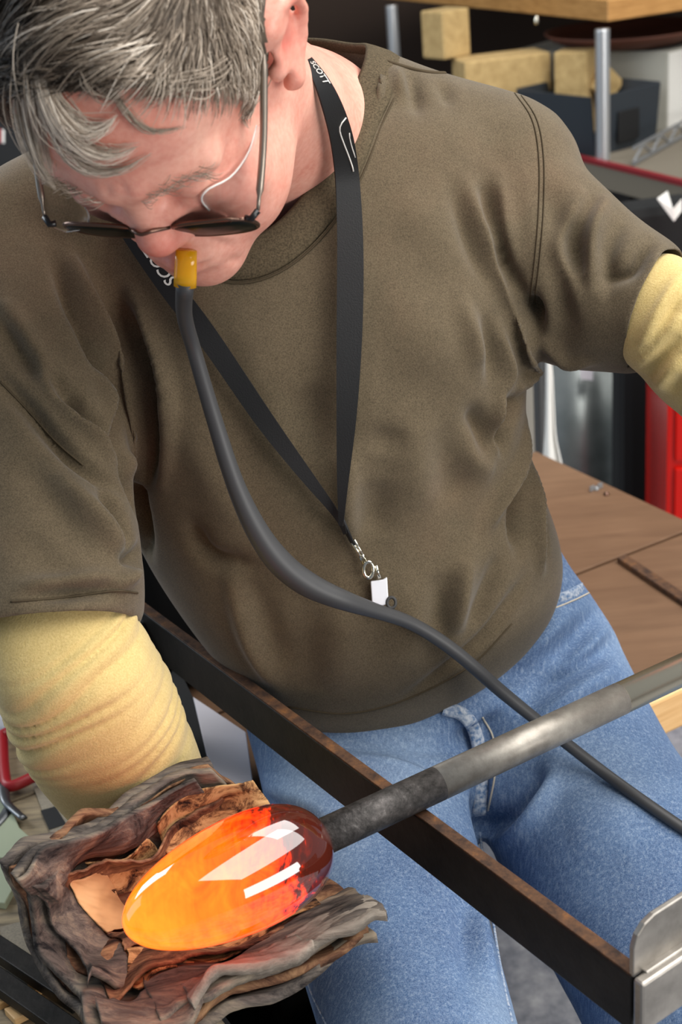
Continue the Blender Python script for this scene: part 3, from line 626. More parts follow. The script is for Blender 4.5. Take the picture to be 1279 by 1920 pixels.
# ---- heat sleeves on the forearms
def sleeve(st, name_lbl, ringf, cutk=True):
    me = remesh([loft_px(st, n=32)], 0.0026); set_v(me, smooth_v(mesh_arrays(me), edges_of(me), 6)); b = bvh_of(me)
    v = mesh_arrays(me); n = normals_of(me); v = v + n * ringf(v)[:, None]; set_v(me, v); set_v(me, smooth_v(mesh_arrays(me), edges_of(me), 1))
    o = link('heat_sleeve', me, MM('aramid')); child(o, root); o['label'] = name_lbl; return o, me
rfa = [((-22, 1128), (226, 1092), 1.076, .040), ((-34, 1184), (254, 1146), 1.064, .053), ((-20, 1235), (288, 1222), 1.062, .062), ((0, 1290), (318, 1290), 1.075, .062), ((32, 1370), (350, 1372), 1.095, .058), ((75, 1440), (378, 1440), 1.12, .052), ((150, 1530), (400, 1520), 1.15, .046), ((200, 1590), (400, 1590), 1.17, .038)]
tl = P(115, 1165, 1.06); br = P(300, 1560, 1.15); fa = nrm(br - tl)
def rings_r(v):
    s = (v - P(115, 1165, 1.06)) @ fa; lat = (v - P(115, 1165, 1.06)) @ nrm(np.cross(fa, FW))
    ph = s / 0.0150 + 0.8 * np.sin(lat * 18) + 0.25 * np.sin(lat * 55 + s * 40) + .3 * np.sin(s * 130)
    env = np.clip((s + .012) / .012, 0, 1) * np.clip(1.1 - (s - .065) / .075, .0, 1)
    mod = .55 + .45 * np.sin(lat * 40 + s * 55)
    w = np.abs(np.sin(pi * ph)) ** .6
    return env * mod * 0.0066 * (w - .7)
slv1, rme = sleeve(rfa, 'wrinkled yellow knit sleeve on the forearm under the paper pad', rings_r)
lfa = [((1228, 492), (1156, 654), 1.150, .034), ((1278, 488), (1184, 694), 1.135, .056), ((1312, 515), (1215, 722), 1.13, .058), ((1372, 570), (1278, 774), 1.127, .056), ((1430, 700), (1318, 850), 1.122, .050), ((1458, 850), (1350, 925), 1.118, .044), ((1462, 990), (1378, 1010), 1.112, .037), ((1470, 1080), (1406, 1088), 1.108, .031)]
def rings_l(v):
    o = P(1225, 590, 1.135); ax = nrm(P(1400, 700, 1.12) - o); s = (v - o) @ ax; lat = (v - o) @ nrm(P(1176, 690, 1.135) - P(1272, 486, 1.135))
    return 0.0018 * np.sin((s * 95) + lat * 34 + 1.2 * np.sin(lat * 30)) * np.clip((s + .01) / .02, 0, 1)
slv2, lme = sleeve(lfa, 'smooth yellow sleeve on the raised forearm beside the red cabinet', rings_l)

lb = bvh_of(lme)
folds(lme, lb, [([(1278, 512), (1240, 582), (1200, 652)], .006, .007), ([(1279, 548), (1245, 605), (1204, 668)], .005, -.007), ([(1279, 590), (1235, 635), (1198, 690)], .007, .007), ([(1279, 625), (1245, 665), (1215, 710)], .007, -.006), ([(1279, 668), (1250, 705), (1228, 728)], .007, .006), ([(1279, 700), (1255, 735)], .006, -.004)])
# ---- head, neck and upper chest: one continuous surface
nb1, nb2 = Hinv(P(562, 275, 1.165)), Hinv(P(552, 420, 1.235))
earL = [(-.074, .006, .022), (-.083, -.002, .034), (-.091, -.017, .038), (-.095, -.032, .026), (-.093, -.036, .006), (-.088, -.028, -.012), (-.082, -.014, -.024), (-.077, -.004, -.028)]
def head_sdf(X, Y, Zz):
    E = lambda c, r: ell(X, Y, Zz, c, r); C = lambda a, b, ra, rb: caps(X, Y, Zz, a, b, ra, rb)
    d = E((0, -.012, .048), (.075, .097, .082)); d = smin(d, E((0, .040, .050), (.062, .052, .052)), .03)
    d = smin(d, E((0, .040, -.030), (.058, .050, .078)), .03)
    for s in (-1, 1):
        d = smin(d, E((s * .043, .058, -.026), (.024, .024, .021)), .025)
        d = smin(d, E((s * .044, .022, -.072), (.021, .044, .030)), .03)
        d = smin(d, C((s * .010, .094, .026), (s * .050, .074, .022), .0085, .0075), .016)
    d = smin(d, E((0, .030, -.085), (.046, .052, .036)), .03)
    d = smin(d, E((0, .078, -.104), (.027, .022, .021)), .022); d = smin(d, E((0, .074, -.070), (.030, .026, .032)), .02)
    d = smin(d, C(nb1, (0, -.028, -.045), .071, .060), .03); d = smin(d, C(nb2, nb1, .08, .071), .03)
    d = smin(d, C((-.048, -.03, -.03), Hinv(P(632, 320, 1.185)), .020, .014), .03)
    for s in (-1, 1): d = -smin(-d, E((s * .032, .102, .004), (.019, .018, .0135)), .012)
    for s in (-1, 1):
        d = smin(d, E((s * .032, .0765, .003), (.0150, .0135, .0135)), .005)
        d = smin(d, C((s * .017, .094, -.010), (s * .045, .078, -.010), .0045, .004), .010)
    d = smin(d, C((0, .086, .020), (0, .1005, -.025), .0085, .0116), .012); d = smin(d, E((0, .1000, -.031), (.0140, .0125, .0122)), .007)
    for s in (-1, 1): d = smin(d, E((s * .0125, .0905, -.038), (.0085, .0105, .0085)), .006)
    d = smin(d, C((-.019, .0955, -.0655), (0, .1035, -.0625), .0035, .0048), .006); d = smin(d, C((.019, .0955, -.0655), (0, .1035, -.0625), .0035, .0048), .006)
    d = smin(d, C((-.017, .0945, -.0745), (.017, .0945, -.0745), .0045, .0045), .006); d = smin(d, E((0, .0990, -.0755), (.012, .006, .0055)), .006)
    for m_ in (1, -1):
        e = np.float32(9)
        for k in range(len(earL) - 1):
            a, b = earL[k], earL[k + 1]; a = (m_ * a[0], a[1], a[2]); b = (m_ * b[0], b[1], b[2])
            e = np.minimum(e, C(a, b, .0042, .0042)) if k else C(a, b, .0042, .0042)
        e = smin(e, E((m_ * -.082, -.017, .009), (.0055, .0205, .034)), .006)
        e = smin(e, E((m_ * -.079, -.012, .033), (.0065, .015, .011)), .006)
        e = smin(e, E((m_ * -.086, -.017, .028), (.0055, .016, .012)), .006)
        e = -smin(-e, E((m_ * -.090, -.010, .004), (.0075, .0100, .0140)), .004)
        e = smin(e, E((m_ * -.0775, .003, -.003), (.0060, .0055, .0075)), .004); e = smin(e, E((m_ * -.082, -.008, -.026), (.0055, .0075, .0085)), .006)
        d = smin(d, e, .006)
    return d
lo = np.minimum(np.array([-.115, -.13, -.16]), np.minimum(nb1, nb2) - .11); hi = np.maximum(np.array([.115, .135, .145]), np.maximum(nb1, nb2) + .11)
hv, hq = surface_nets(head_sdf, lo, hi, 0.0023)
hme = quads_mesh('body', hv, hq); hv = smooth_v(mesh_arrays(hme), edges_of(hme), 3); set_v(hme, hv)
hb = bvh_of(hme)
def hs(pts, n=24):
    return np.array([np.array(hb.find_nearest(V3(p))[0]) for p in catmull(pts, n)])
n_ = normals_of(hme); dv = np.zeros_like(hv)
WR = []
for s in (-1, 1):
    WR += [([(s * .016, .098, -.038), (s * .026, .09, -.055), (s * .031, .084, -.075)], .0035, -.0022), ([(s * .024, .092, -.045), (s * .034, .082, -.066)], .006, .0015),
           ([(s * .018, .088, -.007), (s * .034, .085, -.012), (s * .048, .074, -.008)], .003, -.0014), ([(s * .018, .09, .0035), (s * .032, .09, .0005), (s * .047, .08, .0015)], .002, -.0012),
           ([(s * .018, .092, .013), (s * .034, .090, .014), (s * .050, .076, .010)], .0025, -.0012), ([(s * .05, .072, .006), (s * .060, .058, .012)], .0022, -.0011), ([(s * .05, .072, .0), (s * .061, .056, -.004)], .0022, -.0011),
           ([(s * .026, .09, -.083), (s * .026, .082, -.1)], .004, -.0016), ([(s * .006, .1, .030), (s * .005, .098, .040)], .002, -.0012)]
WR += [([(-.021, .098, -.0695), (0, .106, -.0690), (.021, .098, -.0695)], .0022, -.0028), ([(-.02, .096, -.086), (0, .098, -.087), (.02, .096, -.086)], .005, -.0018)]
for z in (.045, .057, .069): WR.append(([(-.04, .085, z), (0, .096, z + .003), (.04, .085, z)], .0024, -.0007))
for p_, w_, a2 in WR:
    i, d_ = ridge(hv, n_, hs(p_), w_, a2); dv[i] += d_
hv = hv + dv; set_v(hme, hv); set_v(hme, smooth_v(mesh_arrays(hme), edges_of(hme), 1)); hv = mesh_arrays(hme)
def blob(c, r): return np.exp(-((hv - np.array(c)) ** 2).sum(1) / (r * r))
fl_ = .55 * blob((0, .108, -.032), .018) + .3 * blob((.045, .07, -.03), .028) + .28 * blob((-.045, .07, -.03), .028) + .6 * blob((-.084, -.012, .004), .016) + .5 * blob((-.092, -.03, .034), .012) + .25 * blob((0, .095, .06), .03) + .45 * blob((0, .103, -.071), .013) + .25 * blob((.032, .09, .012), .02)
a_ = hme.attributes.new('flush', 'FLOAT', 'POINT'); a_.data.foreach_set('value', np.clip(fl_, 0, .75).astype(np.float32))
hvl = hv.copy(); hbl = bvh_of(hme)
hw = hv @ HM.T + HT
cutm = ((hw - nc) @ nn < -0.075)
set_v(hme, hw)
cut_faces(hme, cutm)
body = link('body', hme, MM('skin')); child(body, root); bb = bvh_of(hme)

# ---- hair: dense strands over the scalp, swept forward and to his right
def scalp(p):
    X, Y, Zz = p[:, 0], p[:, 1], p[:, 2]
    return smin(ell(X, Y, Zz, (0, -.012, .048), (.075, .097, .082)), ell(X, Y, Zz, (0, .040, .050), (.062, .052, .052)), .03)
def sgrad(p, h=1e-3):
    g = np.stack([scalp(p + np.eye(3)[k] * h) - scalp(p - np.eye(3)[k] * h) for k in range(3)], 1); return g / (np.linalg.norm(g, axis=1)[:, None] + 1e-9)
ZL = ([-.13, -.06, -.022, -.012, .004, .022, .036, .056, .070, .082, .10], [-.055, -.05, -.03, .02, -.022, -.026, .036, .078, .096, .112, .14])
def hairmask(p): return p[:, 2] - np.interp(p[:, 1], *ZL)
# under-layer
hn_l = np.zeros_like(hvl); g_ = sgrad(hvl); hm = hairmask(hvl); ok = (hm > -0.002) & (np.abs(scalp(hvl)) < 0.006)
fidx = hq[ok[hq].all(1)]; used = np.unique(fidx); remap = np.full(len(hvl), -1); remap[used] = np.arange(len(used))
uv_ = hvl[used] + g_[used] * (np.clip(hm[used] / .02, 0, 1) * .0045 + .0004)[:, None]
um = quads_mesh('hair_base', uv_ @ HM.T + HT, remap[fidx]); 
def strands(C, r, tone, name, parent):            # C: (n, k, 3) centre lines -> one mesh of thin tapered three-sided tubes
    n, k, _ = C.shape; T_ = np.gradient(C, axis=1); T_ /= np.linalg.norm(T_, axis=2)[..., None] + 1e-9
    ref = np.array([.31, .52, .79]); A = np.cross(T_, ref); A /= np.linalg.norm(A, axis=2)[..., None] + 1e-9; B = np.cross(T_, A)
    tp = np.linspace(0, 1, k); rad = (r[:, None] * (1 - .75 * tp ** 3)[None])[..., None]
    V = np.stack([C + rad * (cos(a) * A + sin(a) * B) for a in (0, 2.094, 4.189)], 2).reshape(-1, 3)
    b = (np.arange(n)[:, None, None] * k + np.arange(k - 1)[None, :, None]) * 3; j = np.arange(3)[None, None]; j2 = (j + 1) % 3
    Q = np.stack([b + j, b + j2, b + 3 + j2, b + 3 + j], 3).reshape(-1, 4)
    me = quads_mesh(name, V, Q); at = me.attributes.new('tone', 'FLOAT', 'POINT')
    at.data.foreach_set('value', np.repeat(tone, k * 3).astype(np.float32)); return me
NS = 11000; KS = 11
d_ = rng.normal(size=(90000, 3)); d_ /= np.linalg.norm(d_, axis=1)[:, None]
r_ = d_ * np.array([.075, .10, .083]) + np.array([0, -.005, .048])
for _ in range(5): r_ = r_ - sgrad(r_) * scalp(r_)[:, None]
r_ = r_[(hairmask(r_) > 0.004) & (r_[:, 1] > -.085)][:NS]; NS = len(r_)
side = np.clip((np.abs(r_[:, 0]) - .035) / .04, 0, 1)
clump = np.sin(r_ @ np.array([90, 40, 30.])) + np.sin(r_ @ np.array([-50, 110, 60.]) + 1.3) + np.sin(r_ @ np.array([160, -120, 90.]))
top = 1 - side
L_ = .018 + .045 * top * rng.uniform(.6, 1.15, NS) + .012 * rng.uniform(size=NS)
L_ = np.minimum(L_, .007 + .9 * np.clip(hairmask(r_), 0, 1) + .012 * (r_[:, 0] > .0))
lift = .003 + .006 * rng.uniform(size=NS) + .003 * top + .0015 * clump * top
C = np.zeros((NS, KS, 3)); p = r_.copy(); jit = rng.normal(size=(NS, 3)) * .13
for k in range(KS):
    g = sgrad(p); t = k / (KS - 1)
    C[:, k] = p + g * (lift * np.sin(pi * min(1, .15 + .6 * t)) * (.35 + .65 * min(1, t * 2.5)))[:, None]
    D = np.stack([.80 - .40 * (r_[:, 0] > .045) - .35 * np.clip(-r_[:, 0] - .045, 0, .03) / .03, .48 - .05 * side - .40 * np.clip((r_[:, 1] - .02) / .05, 0, 1), -.05 - .9 * side], 1) + jit + .16 * np.stack([np.sin(clump * 1.4 + 5 * t), np.cos(clump * 1.1 + 4 * t), 0 * clump], 1)
    D -= g * (D * g).sum(1)[:, None]; D /= np.linalg.norm(D, axis=1)[:, None] + 1e-9
    p = p + D * (L_ / (KS - 1))[:, None]; p = p - sgrad(p) * scalp(p)[:, None]
tone = .13 + .44 * np.clip((-r_[:, 0] - .012) / .04, 0, 1) + .42 * np.clip((r_[:, 0] - .035) / .03, 0, 1) + .13 * clump * .5 + rng.normal(size=NS) * .12
wh = rng.uniform(size=NS) < .13; tone[wh] += .38; tone = np.clip(tone, 0, 1)
hair = link('hair', strands(C @ HM.T + HT, rng.uniform(.00028, .0005, NS), tone, 'hair', root), MM('hair')); child(hair, root)
hbase = link('hair_base', um, MM('hair_under')); hbase.parent = hair
# loose locks, laid over forehead and temple
LOCK = [([(70, 120), (88, 190), (118, 250), (165, 285), (215, 292), (262, 270)], 150, .011, .007, .82), ([(80, 150), (120, 215), (160, 248), (195, 240), (222, 215)], 110, .008, .006, .9), ([(95, 190), (118, 268), (165, 315), (225, 318), (285, 285)], 80, .007, .005, .8),
        ([(60, 60), (62, 160), (78, 260), (100, 330)], 170, .010, .006, .7), ([(40, 100), (44, 200), (70, 300), (110, 362)], 120, .009, .008, .68), ([(200, 150), (235, 205), (268, 238), (305, 246), (352, 236)], 34, .0028, .003, .55),
        ([(420, 120), (380, 150), (320, 160), (250, 190)], 90, .008, .005, .6), ([(330, 145), (300, 180), (268, 205)], 14, .004, .003, .25), ([(440, 100), (425, 128), (398, 140)], 20, .004, .004, .3), ([(500, 130), (470, 180), (455, 215), (468, 240)], 60, .008, .004, .75), 
        ([(160, 130), (190, 170), (235, 190)], 60, .008, .005, .5)]
LC = []; LT = []; LR = []
for pts, n, spread, lf, tn in LOCK:
    cc_ = catmull(pts, 12); dp = [hit_d(bb, x, y) for x, y in cc_]; last = next((q for q in dp if q is not None), .93); dd = []
    for q in dp:
        if q is not None: last = q if abs(q - last) < .05 else last
        dd.append(last)
    dd = np.array(dd); dd = np.convolve(np.pad(dd, 2, 'edge'), np.ones(5) / 5, 'valid')
    line = np.array([P(x, y, q - lf) for (x, y), q in zip(cc_, dd)])
    tt_ = np.linspace(0, 1, 12); prof_ = (.55 + .6 * np.sin(pi * tt_ * .8) - .75 * tt_ ** 2)[:, None]
    for _ in range(n):
        o = rng.normal(size=3) * spread * .42; ph = rng.uniform(0, 6.28)
        u1 = rng.uniform(.62, 1.0); ln2 = np.stack([np.interp(tt_ * u1, tt_, line[:, q]) for q in range(3)], 1)
        LC.append(ln2 + o * prof_ + (np.sin(tt_ * 5 + ph) * .0012)[:, None] * nrm(o)); LT.append(np.clip(tn + rng.normal() * .13, 0, 1)); LR.append(rng.uniform(.00022, .0004))
lk = link('hair_lock', strands(np.array(LC), np.array(LR), np.array(LT), 'hair_lock', root), MM('hair')); lk.parent = hair
EB = []
for s in (-1, 1):                                   # eyebrows
    for _ in range(75):
        t = rng.uniform(); b0 = np.array([s * (.012 + .040 * t), .1035 - .022 * t ** 1.6, .0235 + .005 * sin(pi * t) + rng.normal() * .0022]); q, n0 = hbl.find_nearest(V3(b0))[:2]
        q = np.array(q); n0 = np.array(n0); dr = nrm(np.array([s * .8, -.2, .45 - .5 * t]) + rng.normal(size=3) * .25)
        EB.append([q + n0 * .0005 + (dr * x + n0 * .0035 * sin(2.4 * x / .010)) for x in np.linspace(0, .010, 5)])
for half in (EB[:len(EB) // 2], EB[len(EB) // 2:]):
    eb = strands(np.array(half) @ HM.T + HT, np.full(len(half), .0002), np.clip(rng.normal(size=len(half)) * .15 + .62, 0, 1), 'eyebrow_hair', root)
    eo = link('eyebrow_hair', eb, MM('hair')); eo.parent = hair

# ------------------------------------------------------------------ safety glasses
gl = thing('safety_glasses', 'metal-framed dark-lensed safety glasses with clear side shields, low on his nose', 'glasses', H((0, .105, -.018)))
def lens_outline(s, n=40, k=1.0):
    o = []
    for j in range(n):
        t = 2 * pi * j / n; x = .0265 * np.sign(cos(t)) * abs(cos(t)) ** .7 * k; y = .0185 * np.sign(sin(t)) * abs(sin(t)) ** .75 * k
        o.append(np.array([s * (.0385 + x), .1015 - .005 * (abs(.0385 + x) / .07) ** 2 + (y - .0185) * .27, -.0305 + y]))
    return o
for s in (-1, 1):
    ol = np.array([H(p) for p in lens_outline(s)])
    c_ = ol.mean(0); fwdw = HM[:, 1]
    inner = [c_ + (p - c_) * .5 + fwdw * .0012 for p in ol]; n = len(ol)
    vv = list(ol) + inner + [c_ + fwdw * .0016] + [p - fwdw * .0022 for p in ol] + [c_ - fwdw * .0010]
    ff = [(j, (j + 1) % n, n + (j + 1) % n, n + j) for j in range(n)] + [(n + j, n + (j + 1) % n, 2 * n) for j in range(n)] + [(2 * n + 1 + (j + 1) % n, 2 * n + 1 + j, 3 * n + 1) for j in range(n)] + [((j + 1) % n, j, 2 * n + 1 + j, 2 * n + 1 + (j + 1) % n) for j in range(n)]
    MB().add(vv, ff).build('lens', MM('dark_lens'), gl, True)
    MB().tube(ol - fwdw * .0011, .0015, 8, closed=True).build('rim', MM('frame_metal'), gl, True)
    hg = np.array([s * .0655, .0965, -.0135]); hg2 = np.array([s * .0735, .0925, -.012]); ear = np.array([s * .0800, -.004, .0290])
    MB().tube([H(hg), H((hg + hg2) / 2 + np.array([0, .003, 0])), H(hg2)], .0022, 8).build('hinge', MM('dark_plastic'), gl, True)
    tmp_ = catmull([hg2, hg2 * .6 + ear * .4 + np.array([s * .002, 0, .001]), ear, np.array([s * .0815, -.024, .020]), np.array([s * .080, -.036, .000])], 40)
    MB().tube(np.array([H(p) for p in tmp_]), [.0024 if 2 < k < 17 else .0012 for k in range(40)], 8).build('temple_arm', MM('frame_grey'), gl, True)
br_ = catmull([(-.0135, .1000, -.0165), (-.006, .1065, -.0080), (0, .1090, -.0070), (.006, .1065, -.0080), (.0135, .1000, -.0165)], 16)
MB().tube(np.array([H(p) for p in br_]), .0014, 8).build('bridge', MM('frame_metal'), gl, True)
for s in (-1, 1):
    MB().lathe(H((s * .0115, .0955, -.020)), HM @ np.array([s * .8, .35, .2]), [(0, .0005), (.0004, .0032), (.0012, .0036), (.0018, .002), (.002, .0004)], 14).build('nose_pad', MM('clear_shield'), gl, True)
# side shields: curved clear sheets below the temple arms with the edge highlight painted on as a whitish tube
def shield(edge, arm):
    e = catmull(edge, 18); a = catmull(arm, 18); rows = []
    for t in np.linspace(0, 1, 5):
        m_ = e * (1 - t) + a * t; rows.append(m_ + (HM[:, 0] * (1 if e.mean(0) @ HM[:, 0] > HT @ HM[:, 0] else -1)) * .004 * sin(pi * t))
    v = [p for r in rows for p in r]; f = [(i * 18 + j, i * 18 + j + 1, (i + 1) * 18 + j + 1, (i + 1) * 18 + j) for i in range(4) for j in range(17)]
    o = MB().add(v, f).build('side_shield', MM('clear_shield'), gl, True); md = o.modifiers.new('t', 'SOLIDIFY'); md.thickness = .0012
    k = MB().tube(e, .00075, 6).build('edge_glint', MM('shield_glint'), o, True)
eL = [P(x, y, (hit_d(bb, x, y) or .95) - .004) for x, y in [(481, 236), (465, 288), (432, 332), (390, 355), (378, 374), (392, 394)]]
aL = [H(p) for p in ((-.077, .042, .012), (-.0755, .06, .003), (-.0745, .075, -.004), (-.072, .088, -.011), (-.066, .095, -.013), (-.055, .099, -.013))]
shield(eL, aL)
eR = [H(p) for p in ((.078, .050, .010), (.066, .062, -.012), (.052, .080, -.020), (.046, .090, -.020), (.052, .094, -.026), (.066, .094, -.03))]
aR = [H(p) for p in ((.077, .05, .010), (.076, .064, .003), (.0745, .075, -.004), (.0735, .084, -.008), (.073, .09, -.011), (.0725, .093, -.014))]
shield(eR, aR)

# ------------------------------------------------------------------ blow hose
def front(px, py, clear, dmax):                     # distance just in front of whatever the hose or strap hangs against
    d = dmax
    for b in (bv, jb):
        q = hit_d(b, px, py)
        if q is not None: d = min(d, q - clear)
    return d
lipd = hit_d(bb, 349, 484) or .985
mo = P(349, 480, lipd - .007); m1 = P(347, 536, lipd + .002)
hose = thing('blow_hose', 'dark grey rubber blow hose with an amber mouthpiece held in his lips', 'hose', m1)
ax_ = nrm(m1 - mo); ml = np.linalg.norm(m1 - mo)
MB().tube([mo - ax_ * .004, mo + ax_ * ml * .3, mo + ax_ * ml * .7, m1 + ax_ * .0005], [.0070, .0073, .0076, .0076], 20, sq=.62, ref=FW).build('mouthpiece', MM('amber_plastic'), hose, True)['label'] = 'translucent amber mouthpiece'
hp = [(347, 537), (345, 590), (362, 650), (382, 720), (406, 800), (438, 900), (476, 985), (520, 1050), (575, 1095), (640, 1124), (705, 1146), (775, 1170), (855, 1222), (930, 1288), (1000, 1345), (1060, 1392), (1150, 1462), (1279, 1552), (1400, 1630)]
hr = [.0062, .0055, .0053, .0056, .0060, .0068, .0085, .0100, .0098, .0080, .0060, .0054, .0056, .0056, .0052, .005, .005, .0048, .0048]
hx = catmull(hp, 150); hrr = np.interp(np.linspace(0, 1, 150), np.linspace(0, 1, len(hr)), hr)
want = np.interp(np.linspace(0, 1, 150), [0, .1, .3, .5, .62, .8, 1], [lipd + .002, 1.0, 1.05, 1.09, 1.14, 1.2, 1.2])
hc = np.array([P(x, y, front(x, y, r + .002, w)) for (x, y), r, w in zip(hx, hrr, want)])
for _ in range(8): hc[1:-1] = (hc[:-2] + 2 * hc[1:-1] + hc[2:]) / 4
hc[0] = m1 - ax_ * .003
MB().tube(hc, hrr, 16).build('rubber_tube', MM('hose_rubber'), hose, True)

# ------------------------------------------------------------------ lanyard
lan = thing('lanyard', 'black printed lanyard round his neck with a metal clip and white tag', 'lanyard', P(660, 1015, 1.1))
def ribbon(pts, wpx, dfun, name, mat, th=.0013, n=90, twist=None):
    c = catmull(pts, n); w = catmull([(q[0], q[1]) for q in wpx], n); L = []; Rr = []
    for k in range(n):
        (x, y), (wx, wy) = c[k], w[k]
        L.append([dfun(x + wx * e, y + wy * e, k / (n - 1)) for e in (-.5, -.25, 0, .25, .5)])
    D3 = np.array(L); dl = D3[:, :3].min(1); dr = D3[:, 2:].min(1); ker = np.hanning(19)[1:-1]; ker /= ker.sum(); mn = lambda q: np.convolve(np.pad(np.minimum.reduce([np.pad(q, 4, 'edge')[i:i + n] for i in range(9)]), 8, 'edge'), ker, 'valid')
    dl = mn(dl); dr = mn(dr)
    L = np.array([P(c[k][0] - w[k][0] / 2, c[k][1] - w[k][1] / 2, dl[k]) for k in range(n)]); Rr = np.array([P(c[k][0] + w[k][0] / 2, c[k][1] + w[k][1] / 2, dr[k]) for k in range(n)])
    for A in (L, Rr):
        for _ in range(10): A[1:-1] = (A[:-2] + 2 * A[1:-1] + A[2:]) / 4
    vv = []; ff = []
    for k in range(n):
        nv = nrm(np.cross(Rr[k] - L[k], L[min(k + 1, n - 1)] - L[max(k - 1, 0)])); nv = nv if nv @ FW < 0 else -nv
        vv += [L[k] + nv * th, Rr[k] + nv * th, Rr[k], L[k]]
    for k in range(n - 1):
        for j in range(4): ff.append((k * 4 + j, k * 4 + (j + 1) % 4, k * 4 + 4 + (j + 1) % 4, k * 4 + 4 + j))
    ff += [(0, 1, 2, 3)[::-1], tuple((n - 1) * 4 + j for j in range(4))]
    o = MB().add(vv, ff).build(name, MM(mat), lan, True); o.data.set_sharp_from_angle(angle=0.7); return o, L, Rr, th
def text_on(L, Rr, th, string, s0, s1, v0, v1, host, mat='print_white', flip=False):
    cu = bpy.data.curves.new('print', 'FONT'); cu.body = string; cu.shear = 0.25; cu.size = 1.0; cu.resolution_u = 3; cu.offset = 0.012
    to = bpy.data.objects.new('print', cu); COL.objects.link(to); dg = bpy.context.evaluated_depsgraph_get(); dg.update()
    me = bpy.data.meshes.new_from_object(to.evaluated_get(dg)); bpy.data.objects.remove(to)
    v = mesh_arrays(me); x = (v[:, 0] - v[:, 0].min()) / np.ptp(v[:, 0]); y = (v[:, 1] - v[:, 1].min()) / np.ptp(v[:, 1])
    s = s0 + (s1 - s0) * x; q = v0 + (v1 - v0) * y; n = len(L); i = np.clip(s * (n - 1), 0, n - 1.001); i0 = i.astype(int); fr = (i - i0)[:, None]
    l = L[i0] * (1 - fr) + L[i0 + 1] * fr; r = Rr[i0] * (1 - fr) + Rr[i0 + 1] * fr; T_ = L[i0 + 1] - L[i0]
    nv = np.cross(r - l, T_); nv /= np.linalg.norm(nv, axis=1)[:, None]; nv[(nv @ FW) > 0] *= -1
    set_v(me, l + (r - l) * q[:, None] + nv * (th + .0004)); me.materials.clear(); o = link('print', me, MM(mat), None, False); o.parent = host; return o
def d_neck(x, y, t):
    q = [hit_d(b, x, y) for b in (bb, bv)]; q = [a for a in q if a is not None]; return (min(q) if q else 1.12) - .003
def d_right(x, y, t):
    f_ = front(x, y, .005, 1.20); q = hit_d(bb, x, y)
    if q is not None and q > .985: f_ = min(f_, q - .005)
    return f_ - .010 * sin(pi * max(0, min(1, (t - .28) / .7))) * (1 if t > .28 else 0)
sA = [(578, 112), (600, 150), (622, 200), (640, 260), (650, 330), (656, 420), (657, 520), (655, 640), (650, 780), (643, 900), (640, 985)]
wA = [(14, -8), (24, -12), (36, -10), (42, -8), (44, -6), (48, -4), (50, 0), (48, 0), (38, 0), (22, 0), (8, 2)]
st1, L1, R1_, t1 = ribbon(sA, wA, d_right, 'strap', 'strap_black')
text_on(L1, R1_, t1, 'SCOTT', .015, .125, .50, .92, st1)
MB().tube(np.array([L1[k] * (1 - a) + R1_[k] * a - FW * .0034 for k, a in zip(range(22, 36), [.95, .7, .55, .5, .5, .52, .55, .58, .62, .66, .7, .74, .78, .8])]), .0006, 6).build('print_line', MM('print_white'), st1, True)
MB().tube(np.array([L1[k] * (1 - a) + R1_[k] * a - FW * .0034 for k, a in zip(range(26, 33), [.9, .86, .86, .87, .89, .92, .95])]), .0005, 6).build('print_line', MM('print_white'), st1, True)
def d_left(x, y, t): return front(x, y, .004, 1.16) - .008 * sin(pi * t)
sB = [(245, 430), (285, 490), (330, 553), (385, 625), (440, 705), (505, 800), (575, 893), (634, 968), (648, 1000)]
wB = [(34, -26), (34, -26), (34, -26), (34, -22), (34, -18), (32, -15), (24, -10), (12, -4), (6, -2)]
st2, L2, R2, t2 = ribbon(sB, wB, d_left, 'strap', 'strap_black')
text_on(L2[::-1], R2[::-1], t2, 'SCOTT', .775, .955, .95, .40, st2)
def Q(x, y, k=.008): return P(x, y, front(x, y, k, 1.15))
MB().add(*tube_vf([Q(640, 970, .007), Q(652, 1000, .007), Q(662, 1020, .007)], [.0030, .0034, .0026], 10, sq=.5)).build('strap_end', MM('strap_black'), lan, True)
MB().tube([Q(660, 1017), Q(672, 1036), Q(681, 1056)], [.0014, .0012, .0014], 8).tube([Q(664, 1012), Q(677, 1034), Q(688, 1054)], [.0012, .0011, .0012], 8).build('clip_wire', MM('chrome'), lan, True)
MB().tube([Q(678, 1040), Q(682, 1046)], .0022, 10).build('swivel', MM('chrome'), lan, True)
lp = np.array([Q(691 + 9 * cos(t), 1068 + 15 * sin(t), .009) for t in np.linspace(0, 2 * pi, 24, endpoint=False)])
MB().tube(lp, .0016, 8, closed=True).build('clip_ring', MM('chrome'), lan, True)
MB().tube([Q(705, 1060), Q(712, 1084)], .0015, 8).build('clip_wire', MM('chrome'), lan, True)
bd = front(710, 1110, .010, 1.15)
MB().add(*prism([P(x, y, bd) for x, y in [(695, 1090), (718, 1087), (726, 1082), (729, 1132), (704, 1140), (698, 1136)]], FW * .006)).build('tag', MM('badge_white'), lan, bevel=.0008)
rg = np.array([P(734 + 8 * cos(t), 1130 + 10 * sin(t), bd) for t in np.linspace(0, 2 * pi, 20, endpoint=False)])
MB().tube(rg, .0013, 8, closed=True).build('split_ring', MM('strap_grey'), lan, True)

